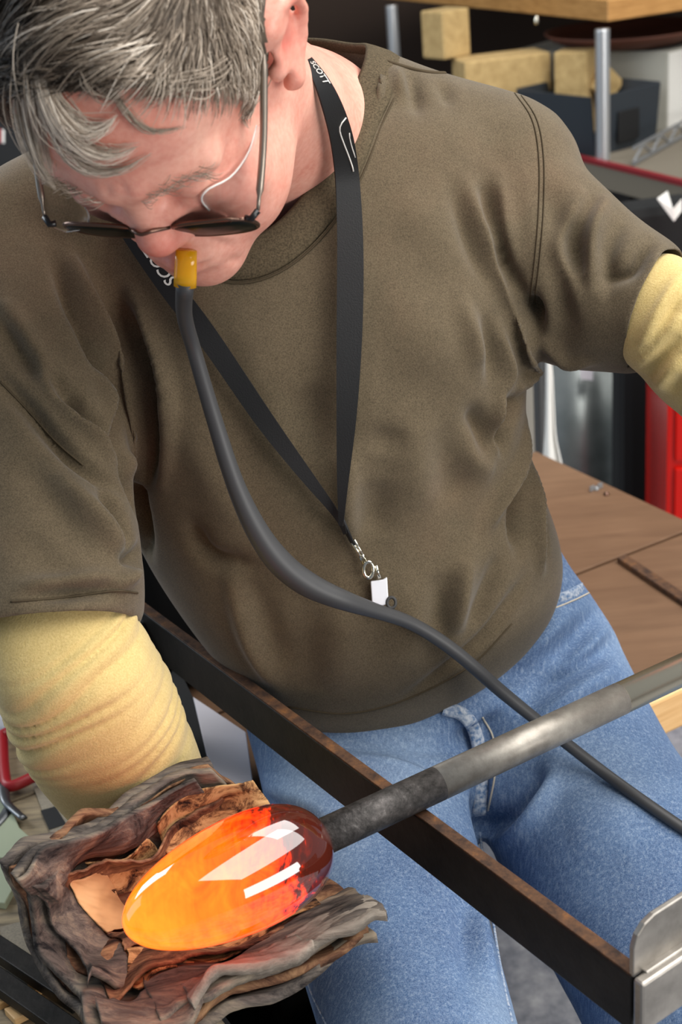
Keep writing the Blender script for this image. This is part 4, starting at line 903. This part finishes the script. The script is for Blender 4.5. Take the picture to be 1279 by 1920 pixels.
# ------------------------------------------------------------------ wet newspaper pad under the glass
pad = thing('newspaper_pad', 'thick folded pad of charred wet newspaper cupped under the glowing glass', 'newspaper pad', P(330, 1760, 1.05))
CT = [[(22, 1640, .975), (128, 1578, 1.00), (262, 1522, 1.03), (408, 1446, 1.055), (498, 1440, 1.062)],
      [(62, 1690, 1.00), (160, 1650, 1.035), (290, 1595, 1.062), (452, 1500, 1.075), (540, 1475, 1.08)],
      [(110, 1770, 1.01), (215, 1745, 1.048), (350, 1690, 1.07), (520, 1590, 1.08), (610, 1545, 1.085)],
      [(150, 1850, .99), (270, 1815, 1.02), (420, 1760, 1.04), (610, 1660, 1.055), (700, 1610, 1.065)],
      [(165, 1940, .945), (312, 1898, .96), (486, 1808, .98), (704, 1738, 1.00), (820, 1690, 1.01)]]
CT = np.array([[P(*q) for q in r] for r in CT])
def pad_surf(ns, nt, s0=0, s1=1, t0=0, t1=1):
    rows = np.stack([catmull(CT[i], 61) for i in range(5)], 0); g = np.stack([catmull(rows[:, j], 61) for j in range(61)], 1)      # [t][s]
    S_ = np.linspace(s0, s1, ns) * 45; T_ = np.linspace(t0, t1, nt) * 60; out = np.zeros((nt, ns, 3))
    for a, t in enumerate(T_):
        i = max(0, min(int(t), 59)); fi = t - i; r = g[i] * (1 - fi) + g[i + 1] * fi
        for k in range(3): out[a, :, k] = np.interp(S_, np.arange(61), r[:, k])
    return out
def sheet(name, s0, s1, t0, t1, lift, thick, mat, ns=70, nt=60, edge=.012, bump=.0022, seed=1, skew=0.0, curl=0.0, label=None):
    r = np.random.default_rng(seed); g = pad_surf(ns, nt, s0, s1, t0, t1); fr = [r.normal(size=(5, 2)) * k for k in (4, 9, 19, 40)]
    du = np.gradient(g, axis=1); dv_ = np.gradient(g, axis=0); N = np.cross(du, dv_); N /= np.linalg.norm(N, axis=2)[..., None] + 1e-12
    if (N.mean((0, 1)) @ FW) > 0: N = -N
    aa, bb_ = np.meshgrid(np.linspace(0, 1, nt), np.linspace(0, 1, ns), indexing='ij'); h = np.zeros((nt, ns))
    ga, gb = t0 + (t1 - t0) * aa, s0 + (s1 - s0) * bb_
    for k, f in enumerate(fr):
        for q in f: h += .35 * np.sin(aa * q[0] * 2.2 + bb_ * q[1] * .8 + r.uniform(0, 6)) / (k + 1.2)
    com = .0035 * (np.sin(ga * 9 + gb * 5) + np.sin(gb * 13 - ga * 6 + 1) + .6 * np.sin(ga * 21 + gb * 17 + 2))
    jag = lambda n: np.convolve(np.cumsum(r.normal(size=n + 8)) * .22 + r.normal(size=n + 8) * .25, np.ones(9) / 9, 'valid') + r.normal(size=n) * .04
    def sm_(x): x = x - np.linspace(x[0], x[-1], len(x)); return np.convolve(np.pad(x, 1, 'edge'), [.25, .5, .25], 'valid')
    e0, e1, e2, e3 = sm_(jag(nt)), sm_(jag(nt)), sm_(jag(ns)), sm_(jag(ns))
    U_ = nrm(CT[2, 3] - CT[2, 0]); Vv = nrm(CT[4, 1] - CT[0, 1])
    g = g + U_ * (((1 - bb_) ** 3) * e0[:, None] * edge + (bb_ ** 3) * e1[:, None] * edge + skew * (aa - .5) * .05)[..., None] + Vv * (((1 - aa) ** 3) * e2[None] * edge + (aa ** 3) * e3[None] * edge)[..., None]
    top = g + N * (com + lift + h * bump * .35 + curl * (np.abs(aa - .5) * 2) ** 4 + thick)[..., None]; bot = g + N * (com + lift - .0002 + h * bump * .2)[..., None]
    n = ns * nt; v = np.vstack([top.reshape(-1, 3), bot.reshape(-1, 3)]); f = []
    for i in range(nt - 1):
        for j in range(ns - 1):
            a = i * ns + j; f += [(a, a + 1, a + ns + 1, a + ns), (n + a, n + a + ns, n + a + ns + 1, n + a + 1)]
    for i in range(nt - 1):
        for j, sgn in ((0, 1), (ns - 1, 0)):
            a = i * ns + j; q = (a, a + ns, n + a + ns, n + a); f.append(q if sgn else q[::-1])
    for j in range(ns - 1):
        for i, sgn in ((0, 0), (nt - 1, 1)):
            a = i * ns + j; q = (a, a + 1, n + a + 1, n + a); f.append(q if sgn else q[::-1])
    o = MB().add(v, f).build(name, MM(mat), pad, True)
    if label: o['label'] = label
    return o
sheet('folded_layer', 0, 1, 0, 1, -.022, .008, 'charred_paper', seed=2, edge=.006)
sheet('folded_layer', .02, .98, .01, .99, -.0135, .006, 'browned_paper', seed=3, edge=.008)
sheet('folded_layer', .0, .98, .0, .97, -.007, .006, 'charred_paper', seed=4, edge=.006)
sheet('top_sheet', .13, 1.0, .10, .90, .0005, .0022, 'browned_paper', seed=5, edge=.010, label='browned scorched sheet under the glass')
sheet('top_sheet', .02, .24, .06, .84, .0030, .0028, 'charred_paper', 40, 50, seed=6, edge=.008, curl=.002, label='charred left roll of the pad')
sheet('top_sheet', .00, .90, -.02, .15, .0032, .0035, 'charred_paper', 70, 24, seed=7, edge=.003, label='charred back fold of the pad')
sheet('torn_sheet', .70, 1.16, .07, .30, .0085, .0012, 'tan_paper', 44, 26, seed=8, edge=.004, skew=-.1, label='pale tan torn corner by the grey panel')
sheet('torn_sheet', .235, .44, .20, .52, .0085, .0012, 'tan_plain', 30, 36, seed=9, edge=.003, skew=.05, label='pale tan torn piece left of the glass')
sheet('torn_sheet', .40, .68, .14, .36, .0070, .0010, 'tan_paper', 30, 26, seed=10, edge=.004, skew=.2)
sheet('torn_sheet', .25, .46, .52, .70, .0075, .0012, 'browned_paper', 30, 26, seed=11, edge=.005)
sheet('torn_sheet', .26, .44, .70, .88, .0075, .0012, 'tan_paper', 30, 26, seed=15, edge=.005)
sheet('torn_sheet', .46, .92, .62, .86, .0072, .0010, 'tan_paper', 40, 26, seed=16, edge=.005, label='orange-lit torn sheet below the glass')
sheet('front_fold', .30, 1.04, .84, 1.02, .002, .0065, 'charred_paper', 80, 30, seed=12, edge=.005, bump=.003, label='grey charred front fold')
sheet('front_edge', .42, .80, .95, 1.05, .002, .0080, 'ash_paper', 60, 20, seed=13, edge=.005, bump=.004, label='pale ashy burnt front edge')
sheet('front_edge', .78, 1.03, .93, 1.03, .001, .0078, 'ash_paper', 50, 20, seed=17, edge=.004, bump=.002)
sheet('front_edge', .05, .46, .90, 1.04, .001, .006, 'charred_paper', 50, 20, seed=14, edge=.008, bump=.004)

# his hand under the pad: palm and five curled fingers
hand = MB()
def dig(pts, r): hand.tube(catmull(pts, 12), list(np.interp(np.linspace(0, 1, 12), [0, .5, 1], r)), 10)
pb = [P(300, 1560, 1.075), P(310, 1640, 1.125), P(300, 1700, 1.14)]
hp_ = [cone_vf(P(285, 1530, 1.07), P(300, 1640, 1.13), .030, .036), cone_vf(P(250, 1640, 1.125), P(360, 1620, 1.14), .022, .020)]
fg = [((240, 1660), (225, 1770), (235, 1850)), ((280, 1670), (280, 1790), (300, 1880)), ((320, 1665), (335, 1785), (365, 1870)), ((360, 1645), (390, 1750), (425, 1820))]
for k, (a, b, c) in enumerate(fg):
    pts = catmull([P(*a, 1.135), P(*b, 1.115), P(*c, 1.06)], 12); hp_.append(tube_vf(pts, list(np.linspace(.0105, .0078, 12)), 12))
hp_.append(tube_vf(catmull([P(210, 1620, 1.11), P(150, 1690, 1.10), P(130, 1740, 1.085)], 10), list(np.linspace(.012, .009, 10)), 12))
hp_ = [([np.asarray(p) + FW * .028 + np.array([0, 0, -.012]) for p in v_], f_) for v_, f_ in hp_]
hm_ = remesh(hp_, .0028); set_v(hm_, smooth_v(mesh_arrays(hm_), edges_of(hm_), 4)); ho = link('hand', hm_, MM('skin')); child(ho, root)

# left hand closed round the pipe
q0_ = g1 + axis * .450; wr_ = P(1440, 1090, 1.108); upv = nrm(ZX - axis * (ZX @ axis)); sdv = np.cross(axis, upv); rh = R1 + .0088
lh = [cone_vf(wr_, q0_ + upv * .030, .026, .030), cone_vf(q0_ + upv * .026 - axis * .030, q0_ + upv * .026 + axis * .032, .014, .015)]
for k in range(4):
    cx_ = q0_ + axis * (.031 - .0205 * k); a0, a1 = radians(80), radians(80 - [285, 300, 300, 270][k])
    lh.append(tube_vf(np.array([cx_ + (rh if a < 1.2 else rh + .004) * (cos(a) * sdv + sin(a) * upv) for a in np.linspace(a0, a1, 16)]), list(np.linspace(.0095, .0072, 16)), 12))
lh.append(tube_vf(catmull([q0_ + upv * .030 - axis * .022 + sdv * -.012, q0_ + upv * .010 - axis * .042 - sdv * .024, q0_ - axis * .062 - sdv * .022 - upv * .004], 10), list(np.linspace(.012, .0085, 10)), 12))
lhm = remesh(lh, .0024); set_v(lhm, smooth_v(mesh_arrays(lhm), edges_of(lhm), 3)); child(link('hand', lhm, MM('skin')), root)
for ft in (fR, fL):
    fd = nrm(VX * .9 + np.array([.05, -.2, 0])); hl = np.array([ft[0], ft[1], .05]) - fd * .04
    bm_ = remesh([cone_vf(hl, hl + fd * .12, .046, .046), cone_vf(hl + fd * .1, hl + fd * .20, .046, .038), cone_vf(hl, np.array([ft[0], ft[1], .17]), .046, .056)], .005)
    v = smooth_v(mesh_arrays(bm_), edges_of(bm_), 6); v[:, 2] = np.maximum(v[:, 2], .014); set_v(bm_, v); bt = link('boot', bm_, MM('black_cloth')); child(bt, root)
    sd = np.cross(ZX, fd); ol = [hl + fd * (.08 + .155 * cos(t)) * 1.0 + sd * .048 * sin(t) * (1 if cos(t) > 0 else .85) for t in np.linspace(0, 2 * pi, 28, endpoint=False)]
    so = MB().add(*prism([np.array([p[0], p[1], .001]) for p in ol], ZX * .02)).build('sole', MM('soot_black')); so.parent = bt

# ------------------------------------------------------------------ tool table at his right side
tz = 0.47
tt0 = Z(60, 1600, tz)
tbl = thing('tool_table', 'worn old wooden side table with tools beside the bench', 'table', (tt0[0], tt0[1], 0))
def tp(u, v, z=0): return np.array([f0[0], f0[1], 0]) + UX * u - VX * v + ZX * (tz + z)
vs = np.linspace(-.34, .42, 7)
for k in range(6): MB().box(tp(-.75, (vs[k] + vs[k + 1]) / 2, -.012), UX * .19, VX * ((vs[k + 1] - vs[k]) / 2 - .0015), ZX * .012).build('plank', MM('old_wood'), tbl, bevel=.002)
for u in (-.92, -.585):
    for v_ in (-.32, .40):
        c = tp(u, v_); MB().box((c[0], c[1], (tz - .024) / 2), UX * .018, VX * .018, ZX * (tz - .024) / 2).build('leg', MM('soot_black'), tbl, bevel=.002)
MB().box(tp(-.5555, .0, -.11), UX * .006, VX * .33, ZX * .09).build('apron', MM('soot_black'), tbl)
def T(px, py, h=0): return Z(px, py, tz + h)
# red handled frame, wrench, green plate, printed papers, offcuts, bars
fr_ = thing('red_shear_handle', 'red coated loop handle of hand shears beside the yellow sleeve', 'shears', T(40, 1420))
lo_ = catmull([T(4, 1378, .012), T(30, 1368, .012), T(62, 1380, .012), T(80, 1425, .012), T(84, 1444, .012), T(60, 1458, .012), T(18, 1474, .012), T(8, 1450, .012), T(4, 1378, .012)], 60)[:-1]
MB().tube(lo_, .0062, 10, closed=True).build('handle', MM('red_handle'), fr_, True)
MB().tube([T(80, 1440, .012), T(96, 1452, .012)], .0075, 10).build('ferrule', MM('dark_plastic'), fr_, True)
MB().tube(catmull([T(6, 1470, .012), T(10, 1500, .012), T(22, 1515, .010), T(45, 1535, .009)], 16), [.006 - .0001 * k for k in range(16)], 8, sq=.5).build('blade_shank', MM('tool_steel'), fr_, True)
tag(MB().tube(catmull([T(-20, 1560, .006), T(4, 1535, .006), T(20, 1512, .006)], 12), .0058, 8, sq=.5).build('steel_rod', MM('tool_steel'), None, True), 'short steel rod lying at the left edge below the red handle', 'rod')
gp = [T(-30, 1480), T(2, 1490), T(22, 1520), T(38, 1560), T(78, 1596), T(96, 1612), T(60, 1625), T(-30, 1612)]
tag(MB().add(*prism(gp, ZX * .006)).build('green_plate', MM('pale_green'), None, bevel=.001), 'pale green curved plate lying left of the paper pad', 'plate')
gq = [T(-30, 1640), T(20, 1628), T(26, 1680), T(12, 1706), T(-30, 1700)]
tag(MB().add(*prism(gq, ZX * .008)).build('green_board', MM('pale_green'), None, bevel=.001), 'small pale green board at the left edge beside the pad corner', 'board')
for k, (pts, mt, lb) in enumerate([([(60, 1470), (130, 1455), (190, 1560), (110, 1600)], 'newsprint', 'flat printed newspaper sheet between red handle and paper pad'), ([(0, 1740), (60, 1725), (110, 1850), (20, 1880)], 'newsprint', 'stained newspaper sheet at the lower left edge under the steel bars')]):
    tag(MB().add(*prism([T(x, y, .0004 + .0004 * k) for x, y in pts], ZX * .0012)).build('newspaper', MM(mt)), lb, 'newspaper')
MB_ = [([(76, 1520), (104, 1512), (124, 1545), (92, 1556)], 'dark printed block on the paper')]
po = MB().add(*prism([T(x, y, .0019) for x, y in MB_[0][0]], ZX * .0003)).build('printed_block', MM('soot_black')); po.parent = bpy.data.objects['newspaper']
for k, (pts, lb) in enumerate([([(50, 1862), (78, 1842), (92, 1856), (66, 1874)], 'smallest pale wood offcut between the crossed steel bars'), ([(0, 1872), (34, 1858), (46, 1872), (0, 1896)], 'pale wood offcut at the far left edge under the bars'), ([(10, 1904), (84, 1876), (98, 1890), (30, 1925)], 'longest pale wood offcut at the lower left corner')]):
    tag(MB().add(*prism([T(x, y, .001) for x, y in pts], ZX * .008)).build('wood_offcut', MM('pine_edge'), None, bevel=.001), lb, 'wood offcut')
for a, b, lb in (((-20, 1768), (150, 1880), 'upper dark steel bar crossing the lower left corner'), ((-20, 1828), (140, 1940), 'lower dark steel bar crossing the lower left corner')):
    p0, p1 = T(*a, .018), T(*b, .018); dd = nrm(p1 - p0); ss = np.cross(ZX, dd)
    tag(MB().box((p0 + p1) / 2, (p1 - p0) / 2, ss * .009, ZX * .006).build('steel_bar', MM('blackened_steel'), None, bevel=.001), lb, 'steel bar', 'dark bars on the tool table')

# ------------------------------------------------------------------ things round the bench
bagc = bp(-.30, .46, 0)
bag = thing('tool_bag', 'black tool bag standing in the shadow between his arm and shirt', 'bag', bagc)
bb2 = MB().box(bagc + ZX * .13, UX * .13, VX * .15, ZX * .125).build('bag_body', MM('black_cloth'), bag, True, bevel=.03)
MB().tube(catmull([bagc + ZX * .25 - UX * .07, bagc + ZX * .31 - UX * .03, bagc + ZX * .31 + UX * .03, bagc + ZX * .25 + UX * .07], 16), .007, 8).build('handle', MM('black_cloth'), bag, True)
bc_ = P(400, 1905, 1.33)
buck = thing('water_bucket', 'black steel water bucket on the floor below the paper pad', 'bucket', (bc_[0], bc_[1], 0))
MB().lathe((bc_[0], bc_[1], 0), ZX, [(0, .10), (.01, .105), (.30, .135), (.315, .138), (.315, .130), (.30, .128), (.012, .098)], 40).build('pail', MM('soot_black'), buck, True)
MB().tube(np.array([np.array([bc_[0], bc_[1], .31]) + .137 * np.array([cos(t), sin(t), 0]) for t in np.linspace(0, 2 * pi, 40, endpoint=False)]), .004, 8, closed=True).build('rolled_rim', MM('soot_black'), buck, True)
p0, p1 = seat_pt(1166, 1052) + ZX * .004, seat_pt(1330, 1162) + ZX * .004; dd = nrm(p1 - p0); ss = np.cross(ZX, dd)
tag(MB().box((p0 + p1) / 2, (p1 - p0) / 2, ss * .007, ZX * .0035).build('flat_bar', MM('rusty_edge'), None, bevel=.001), 'dark narrow flat bar lying on the plywood seat', 'flat bar')
for k, (x, y, lb) in enumerate(((1118, 918, 'grey wing nut lying near the back edge of the plywood seat'), (1137, 928, 'tiny brass screw lying right of the wing nut on the seat'))):
    c = seat_pt(x, y); mb2 = MB().lathe(c, ZX, [(0, .004), (.002, .004), (.0025, .003), (.004, .0025), (.005, .001)], 12)
    if k == 0:
        for s in (-1, 1): mb2.box(c + UX * .007 * s + ZX * .004, UX * .004, VX * .0012, ZX * .0035)
    tag(mb2.build('wing_nut' if k == 0 else 'screw', MM('alu' if k == 0 else 'frame_metal')), lb, 'nut' if k == 0 else 'screw')

# red cabinet, galvanised sheet, rag, post behind the bench
def upright(name, mat, x0, x1, ytop, d, depth, parent, bev=.003, ang=8, z0=0.0):
    A, B = P(x0, ytop, d), P(x1, ytop, d); w = np.hypot(*(B - A)[:2]); z1 = A[2]; a = np.array([cos(radians(ang)), sin(radians(ang)), 0]); b = np.array([-a[1], a[0], 0])
    c = np.array([A[0], A[1], 0]) + a * w / 2 + b * depth / 2; c[2] = (z0 + z1) / 2
    return MB().box(c, a * w / 2, b * depth / 2, ZX * (z1 - z0) / 2).build(name, MM(mat), parent, bevel=bev), c, a, b, w, z1
rc0 = P(1252, 700, 2.14)
redc = thing('tool_cabinet', 'glossy red steel tool cabinet behind the yellow sleeve on the right', 'cabinet', (rc0[0], rc0[1], 0))
o, c, a, b, w, z1 = upright('carcass', 'red_paint', 1253, 1520, 690, 2.14, .34, redc, ang=-8)
for k in range(4):
    z = z1 * (.18 + .22 * k); cc2 = c.copy() - b * .172; cc2[2] = z
    dr = MB().box(cc2, a * (w / 2 - .012), b * .006, ZX * .058).build('drawer', MM('red_paint'), redc, bevel=.003)
    hh = MB().tube([cc2 - b * .018 - a * .05, cc2 - b * .018 + a * .05], .004, 8).build('handle', MM('chrome'), None, True); hh.parent = dr
gv = P(1110, 690, 2.74)
gal = thing('steel_cabinet', 'dull galvanised sheet-steel cabinet reflecting light between bench and red cabinet', 'cabinet', (gv[0], gv[1], 0))
A, B = P(900, 672, 2.76), P(1228, 672, 2.76); zt = A[2]; nx = 60; vv = []; ff = []
for j, z in enumerate((0.0, zt)):
    for i in range(nx):
        t = i / (nx - 1); q = A * (1 - t) + B * t; vv.append(np.array([q[0], q[1] - .018 * sin(pi * ((t * 2.6) % 1)) * (1 if z > .1 else 1.0), z]))
for i in range(nx - 1): ff.append((i, i + 1, nx + i + 1, nx + i))
n0 = len(vv); vv += [v_ + np.array([0, .3, 0]) for v_ in (vv[0], vv[nx - 1], vv[2 * nx - 1], vv[nx])]
ff += [(nx - 1, n0 + 1, n0 + 2, 2 * nx - 1), (0, nx, n0 + 3, n0), (n0, n0 + 3, n0 + 2, n0 + 1), tuple(range(nx, 2 * nx)) + (n0 + 2, n0 + 3)]
MB().add(vv, ff).build('sheet_front', MM('galvanised'), gal, True)
MB().add(*prism([P(x, y, 2.71) for x, y in [(1088, 678), (1113, 680), (1112, 713), (1090, 711)]], FW * .004)).build('white_tag', MM('worn_white'), gal)
rg0 = P(1040, 870, 2.2)
rp = [(1026, 640), (1036, 690), (1040, 760), (1044, 820), (1056, 875)]; lpx = [(1022, 640), (1023, 690), (1022, 760), (1021, 820), (1019, 872)]
NR = 30; L_a = catmull(lpx, NR); R_a = catmull(rp, NR); vv = []; ff = []
for k in range(NR):
    for j in range(9):
        t = j / 8; vv.append(P(*(L_a[k] * (1 - t) + R_a[k] * t), 2.2 + .006 * sin(t * 9 + k * .05)))
for k in range(NR - 1):
    for j in range(8): ff.append((k * 9 + j, k * 9 + j + 1, (k + 1) * 9 + j + 1, (k + 1) * 9 + j))
rag = tag(MB().add(vv, ff).build('hanging_rag', MM('white_card'), None, True), 'white rag hanging beside a black post behind the bench', 'rag'); rag.modifiers.new('t', 'SOLIDIFY').thickness = .002
A = P(1010, 640, 2.24); tag(MB().lathe((A[0], A[1], 0), ZX, [(0, .03), (.012, .03), (.014, .0105), (A[2] + .05, .0105), (A[2] + .052, .002)], 20).build('black_post', MM('soot_black'), None, True), 'black round post behind his left side next to the white rag', 'post')
A = P(960, 640, 2.34); o_, *_ = upright('beige_carton', 'grey_card', 930, 1016, 640, 2.30, .05, None); tag(o_, 'beige carton panel partly hidden behind his left side', 'carton')

# ------------------------------------------------------------------ shelving at the back right
SA = radians(114); s1 = np.array([cos(SA), sin(SA), 0]); s2 = np.array([sin(SA), -cos(SA), 0])
cb0 = P(1140, 41, 2.9); ZU = cb0[2]; ZLo = P(1128, 304, 2.9)[2]
shelf = thing('storage_shelf', 'storage shelf with a honey wood top board on round zinc posts', 'shelf', (cb0[0], cb0[1], 0))
def sbox(name, mat, o, a0, a1, b0, b1, z0, z1, parent, bev=.002):      # a along s2 (right), b along s1 (back)
    c = np.array([o[0], o[1], 0]) + s2 * (a0 + a1) / 2 + s1 * (b0 + b1) / 2 + ZX * (z0 + z1) / 2
    return MB().box(c, s2 * (a1 - a0) / 2, s1 * (b1 - b0) / 2, ZX * (z1 - z0) / 2).build(name, MM(mat), parent, bevel=bev)
sbox('top_board', 'shelf_wood', cb0, 0, 1.1, 0, 1.3, ZU, ZU + .042, shelf)
lo0 = P(1128, 304, 2.9)
sbox('lower_board', 'shelf_grey', lo0, -.012, 1.1, -.45, 1.3, ZLo - .05, ZLo, shelf)
sbox('edge_strip', 'red_strip', lo0, -.015, .0, -.28, .30, ZLo - .004, ZLo + .006, shelf, .0005)['label'] = 'red painted edge strip'
for bdist in (0.012, 0.90):
    q = lo0 + s2 * .012 + s1 * bdist
    MB().lathe((q[0], q[1], ZLo), ZX, [(0, .0145), (.003, .0145), (ZU - ZLo - .003, .0145), (ZU - ZLo, .0145)], 24).build('post', MM('zinc'), shelf, True)
for a, bd_ in ((.05, .02), (.05, 1.2), (1.0, -.3), (1.0, 1.2)):
    q = lo0 + s2 * a + s1 * bd_; MB().box((q[0], q[1], (ZLo - .05) / 2), s2 * .02, s1 * .02, ZX * (ZLo - .05) / 2).build('leg', MM('soot_black'), shelf)
MB().lathe(P(1006, 30, 3.1), -ZX, [(0, .004), (.006, .004), (.010, .006), (.016, .005), (.018, .001)], 12).build('cup_hook', MM('chrome'), shelf, True)
# black storage bin
bn = Z(1116, 294, ZLo); br1 = Z(1230, 264, ZLo); b_r = br1 - bn; bw = np.linalg.norm(b_r); b_r = b_r / bw; b_l = np.array([-b_r[1], b_r[0], 0])
bh = P(1116, 172, DEP(bn))[2] - ZLo; bh = max(.09, bh)
binn = thing('storage_bin', 'black open plastic storage bin behind the zinc post', 'bin', bn)
bd2 = .22; wt = .004
def bside(o, along, ln, inward_, name):
    v0 = [o, o + along * ln, o + along * ln + ZX * bh - inward_ * .012, o + ZX * bh - inward_ * .012]
    return MB().add(*prism(v0, inward_ * wt)).build(name, MM('bin_plastic'), binn, bevel=.001)
bside(bn, b_r, bw, b_l, 'side'); bside(bn, b_l, bd2, b_r, 'side'); bside(bn + b_l * bd2, b_r, bw, -b_l, 'side'); bside(bn + b_r * bw, b_l, bd2, -b_r, 'side')
MB().box(bn + b_r * bw / 2 + b_l * bd2 / 2 + ZX * .003, b_r * bw / 2, b_l * bd2 / 2, ZX * .003).build('bottom', MM('bin_plastic'), binn)
sq_ = bn + b_r * bw * .48 + ZX * bh * .42 - b_l * .010
MB().box(sq_, b_r * bw * .17, b_l * .003, ZX * bh * .26).build('slot_shade', MM('soot_black'), binn, bevel=.002)['label'] = 'black block painting the shade of the label recess'  # flat black block in place of a recess, its shade painted in
# firebricks
def brick(c, sx, sy, sz, yaw, roll, label):
    a = np.array([cos(yaw), sin(yaw), 0]); b = np.array([-sin(yaw), cos(yaw), 0]); a2 = a * cos(roll) + ZX * sin(roll); z2 = -a * sin(roll) + ZX * cos(roll)
    return tag(MB().box(c, a2 * sx / 2, b * sy / 2, z2 * sz / 2).build('firebrick', MM('firebrick'), None, bevel=.004), label, 'brick', 'firebricks on the storage shelf')
lbk = P(940, 142, 3.14); brick(lbk, .196, .10, .090, radians(10), 0, 'long tan firebrick lying flat behind his shoulder')
tbk = P(836, 66, 3.14); tbk[2] = lbk[2] + .0455 + .050; brick(tbk, .078, .074, .100, radians(35), 0, 'tan firebrick standing upright on the long one')
pbk = P(1078, 144, 3.08); hb2 = pbk[2] + .056 - ZLo - .007; pbk[2] = ZLo + .007 + hb2 / 2; brick(pbk, .060, .075, hb2, radians(62), 0, 'pale firebrick standing on end left of the zinc post')
brick(P(1124, 156, 3.10), .062, .07, .062, radians(20), radians(45), 'firebrick turned on its corner behind the zinc post')
q = lbk.copy(); st_ = thing('brick_stand', 'plain brown wooden stand carrying the firebricks behind his shoulder', 'stand', (q[0], q[1], ZLo))
ztop = lbk[2] - .0455; bx_ = np.array([cos(radians(10)), sin(radians(10)), 0]); by_ = np.array([-bx_[1], bx_[0], 0])
MB().box((q[0], q[1], ztop - .007), bx_ * .105, by_ * .055, ZX * .006).build('stand_top', MM('plywood'), st_)
for a in (-.085, .085):
    c = q + bx_ * a; MB().box((c[0], c[1], (ZLo + ztop - .014) / 2), bx_ * .008, by_ * .05, ZX * (ztop - .014 - ZLo) / 2).build('stand_side', MM('plywood'), st_)
# cartons, tray
wb = Z(1250, 246, ZLo); wz = P(1250, 86, DEP(wb))[2] - ZLo
cart = thing('carton', 'grey and white cardboard carton behind the black bin', 'carton', wb)
sr = np.array([cos(radians(40)), sin(radians(40)), 0]); sl = np.array([-sr[1], sr[0], 0]); sl = nrm(sl + np.array([-.5, 0, 0]))
MB().add(*prism([wb, wb + sr * .30, wb + sr * .30 + sl * .42, wb + sl * .38], ZX * wz)).build('carton_body', MM('grey_card'), cart, bevel=.002)
MB().add(*prism([wb - sl * .002 + sr * .003, wb - sl * .002 + sr * .297, wb - sl * .002 + sr * .297 + ZX * (wz - .004), wb - sl * .002 + sr * .003 + ZX * (wz - .004)], sl * .0015)).build('white_face', MM('white_card'), cart)['label'] = 'white face of the carton'
tr = wb + sl * .16 + sr * .10; tr[2] = ZLo + wz + .002
tag(MB().lathe(tr, ZX, [(0, .10), (.004, .13), (.018, .165), (.030, .18), (.034, .182), (.034, .176), (.020, .16), (.008, .12), (.006, .02)], 40).build('clay_dish', MM('red_brown'), None, True), 'shallow reddish brown dish on the carton under the top board', 'dish')
# punched steel strip
q0, q1 = Z(1188, 312, ZLo + .0) + ZX * .004, Z(1330, 232, ZLo) + ZX * .004; dd = nrm(q1 - q0); nn2 = np.cross(ZX, dd); ln = np.linalg.norm(q1 - q0); LH = .030
stp = thing('truss_strip', 'grey steel strip with triangular cut-outs lying on the lower shelf', 'steel strip', q0)
for h in (0, LH): MB().box((q0 + q1) / 2 + ZX * (h + .002), dd * ln / 2, nn2 * .002, ZX * .003).build('rail', MM('alu'), stp)
nw = 9
for k in range(nw):
    a = q0 + dd * ln * k / nw + ZX * (LH if k % 2 else 0.004); b = q0 + dd * ln * (k + 1) / nw + ZX * (0.004 if k % 2 else LH)
    MB().tube([a, b], .0028, 6).build('web', MM('alu'), stp)
# clutter under the lower shelf
uc = P(1225, 410, 2.35)
blk = thing('black_case', 'black soft case under the lower shelf above his upper arm', 'case', (uc[0], uc[1], 0))
o_, c, a, b, w, z1 = upright('case_body', 'black_cloth', 1168, 1330, 392, 2.45, .07, blk, .02, 10)
sc = P(1250, 385, 2.40); vv = [P(x, y, 2.42 + dz) for x, y, dz in [(1232, 372, 0), (1252, 358, .01), (1262, 392, -.004), (1279, 372, 0), (1279, 395, 0), (1264, 415, 0)]]
tag(MB().add(*prism(vv, FW * .002)).build('paper_scrap', MM('white_card')), 'crumpled white paper scrap beside the black case', 'paper')
wq = P(25, 245, 3.3); dk = thing('dark_cupboard', 'dark cupboard in the shade behind his right shoulder', 'cupboard', (wq[0], wq[1], 0))
upright('cupboard_body', 'soot_black', -260, 120, 60, 3.3, .4, dk, .004, 0)
MB().add(*prism([P(x, y, 3.29) for x, y in [(-8, 240), (3, 242), (3, 268), (-8, 266)]], FW * .004)).build('red_label', MM('red_strip'), dk); MB().add(*prism([P(x, y, 3.29) for x, y in [(4, 242), (8, 243), (8, 268), (4, 268)]], FW * .004)).build('white_label', MM('white_card'), dk)
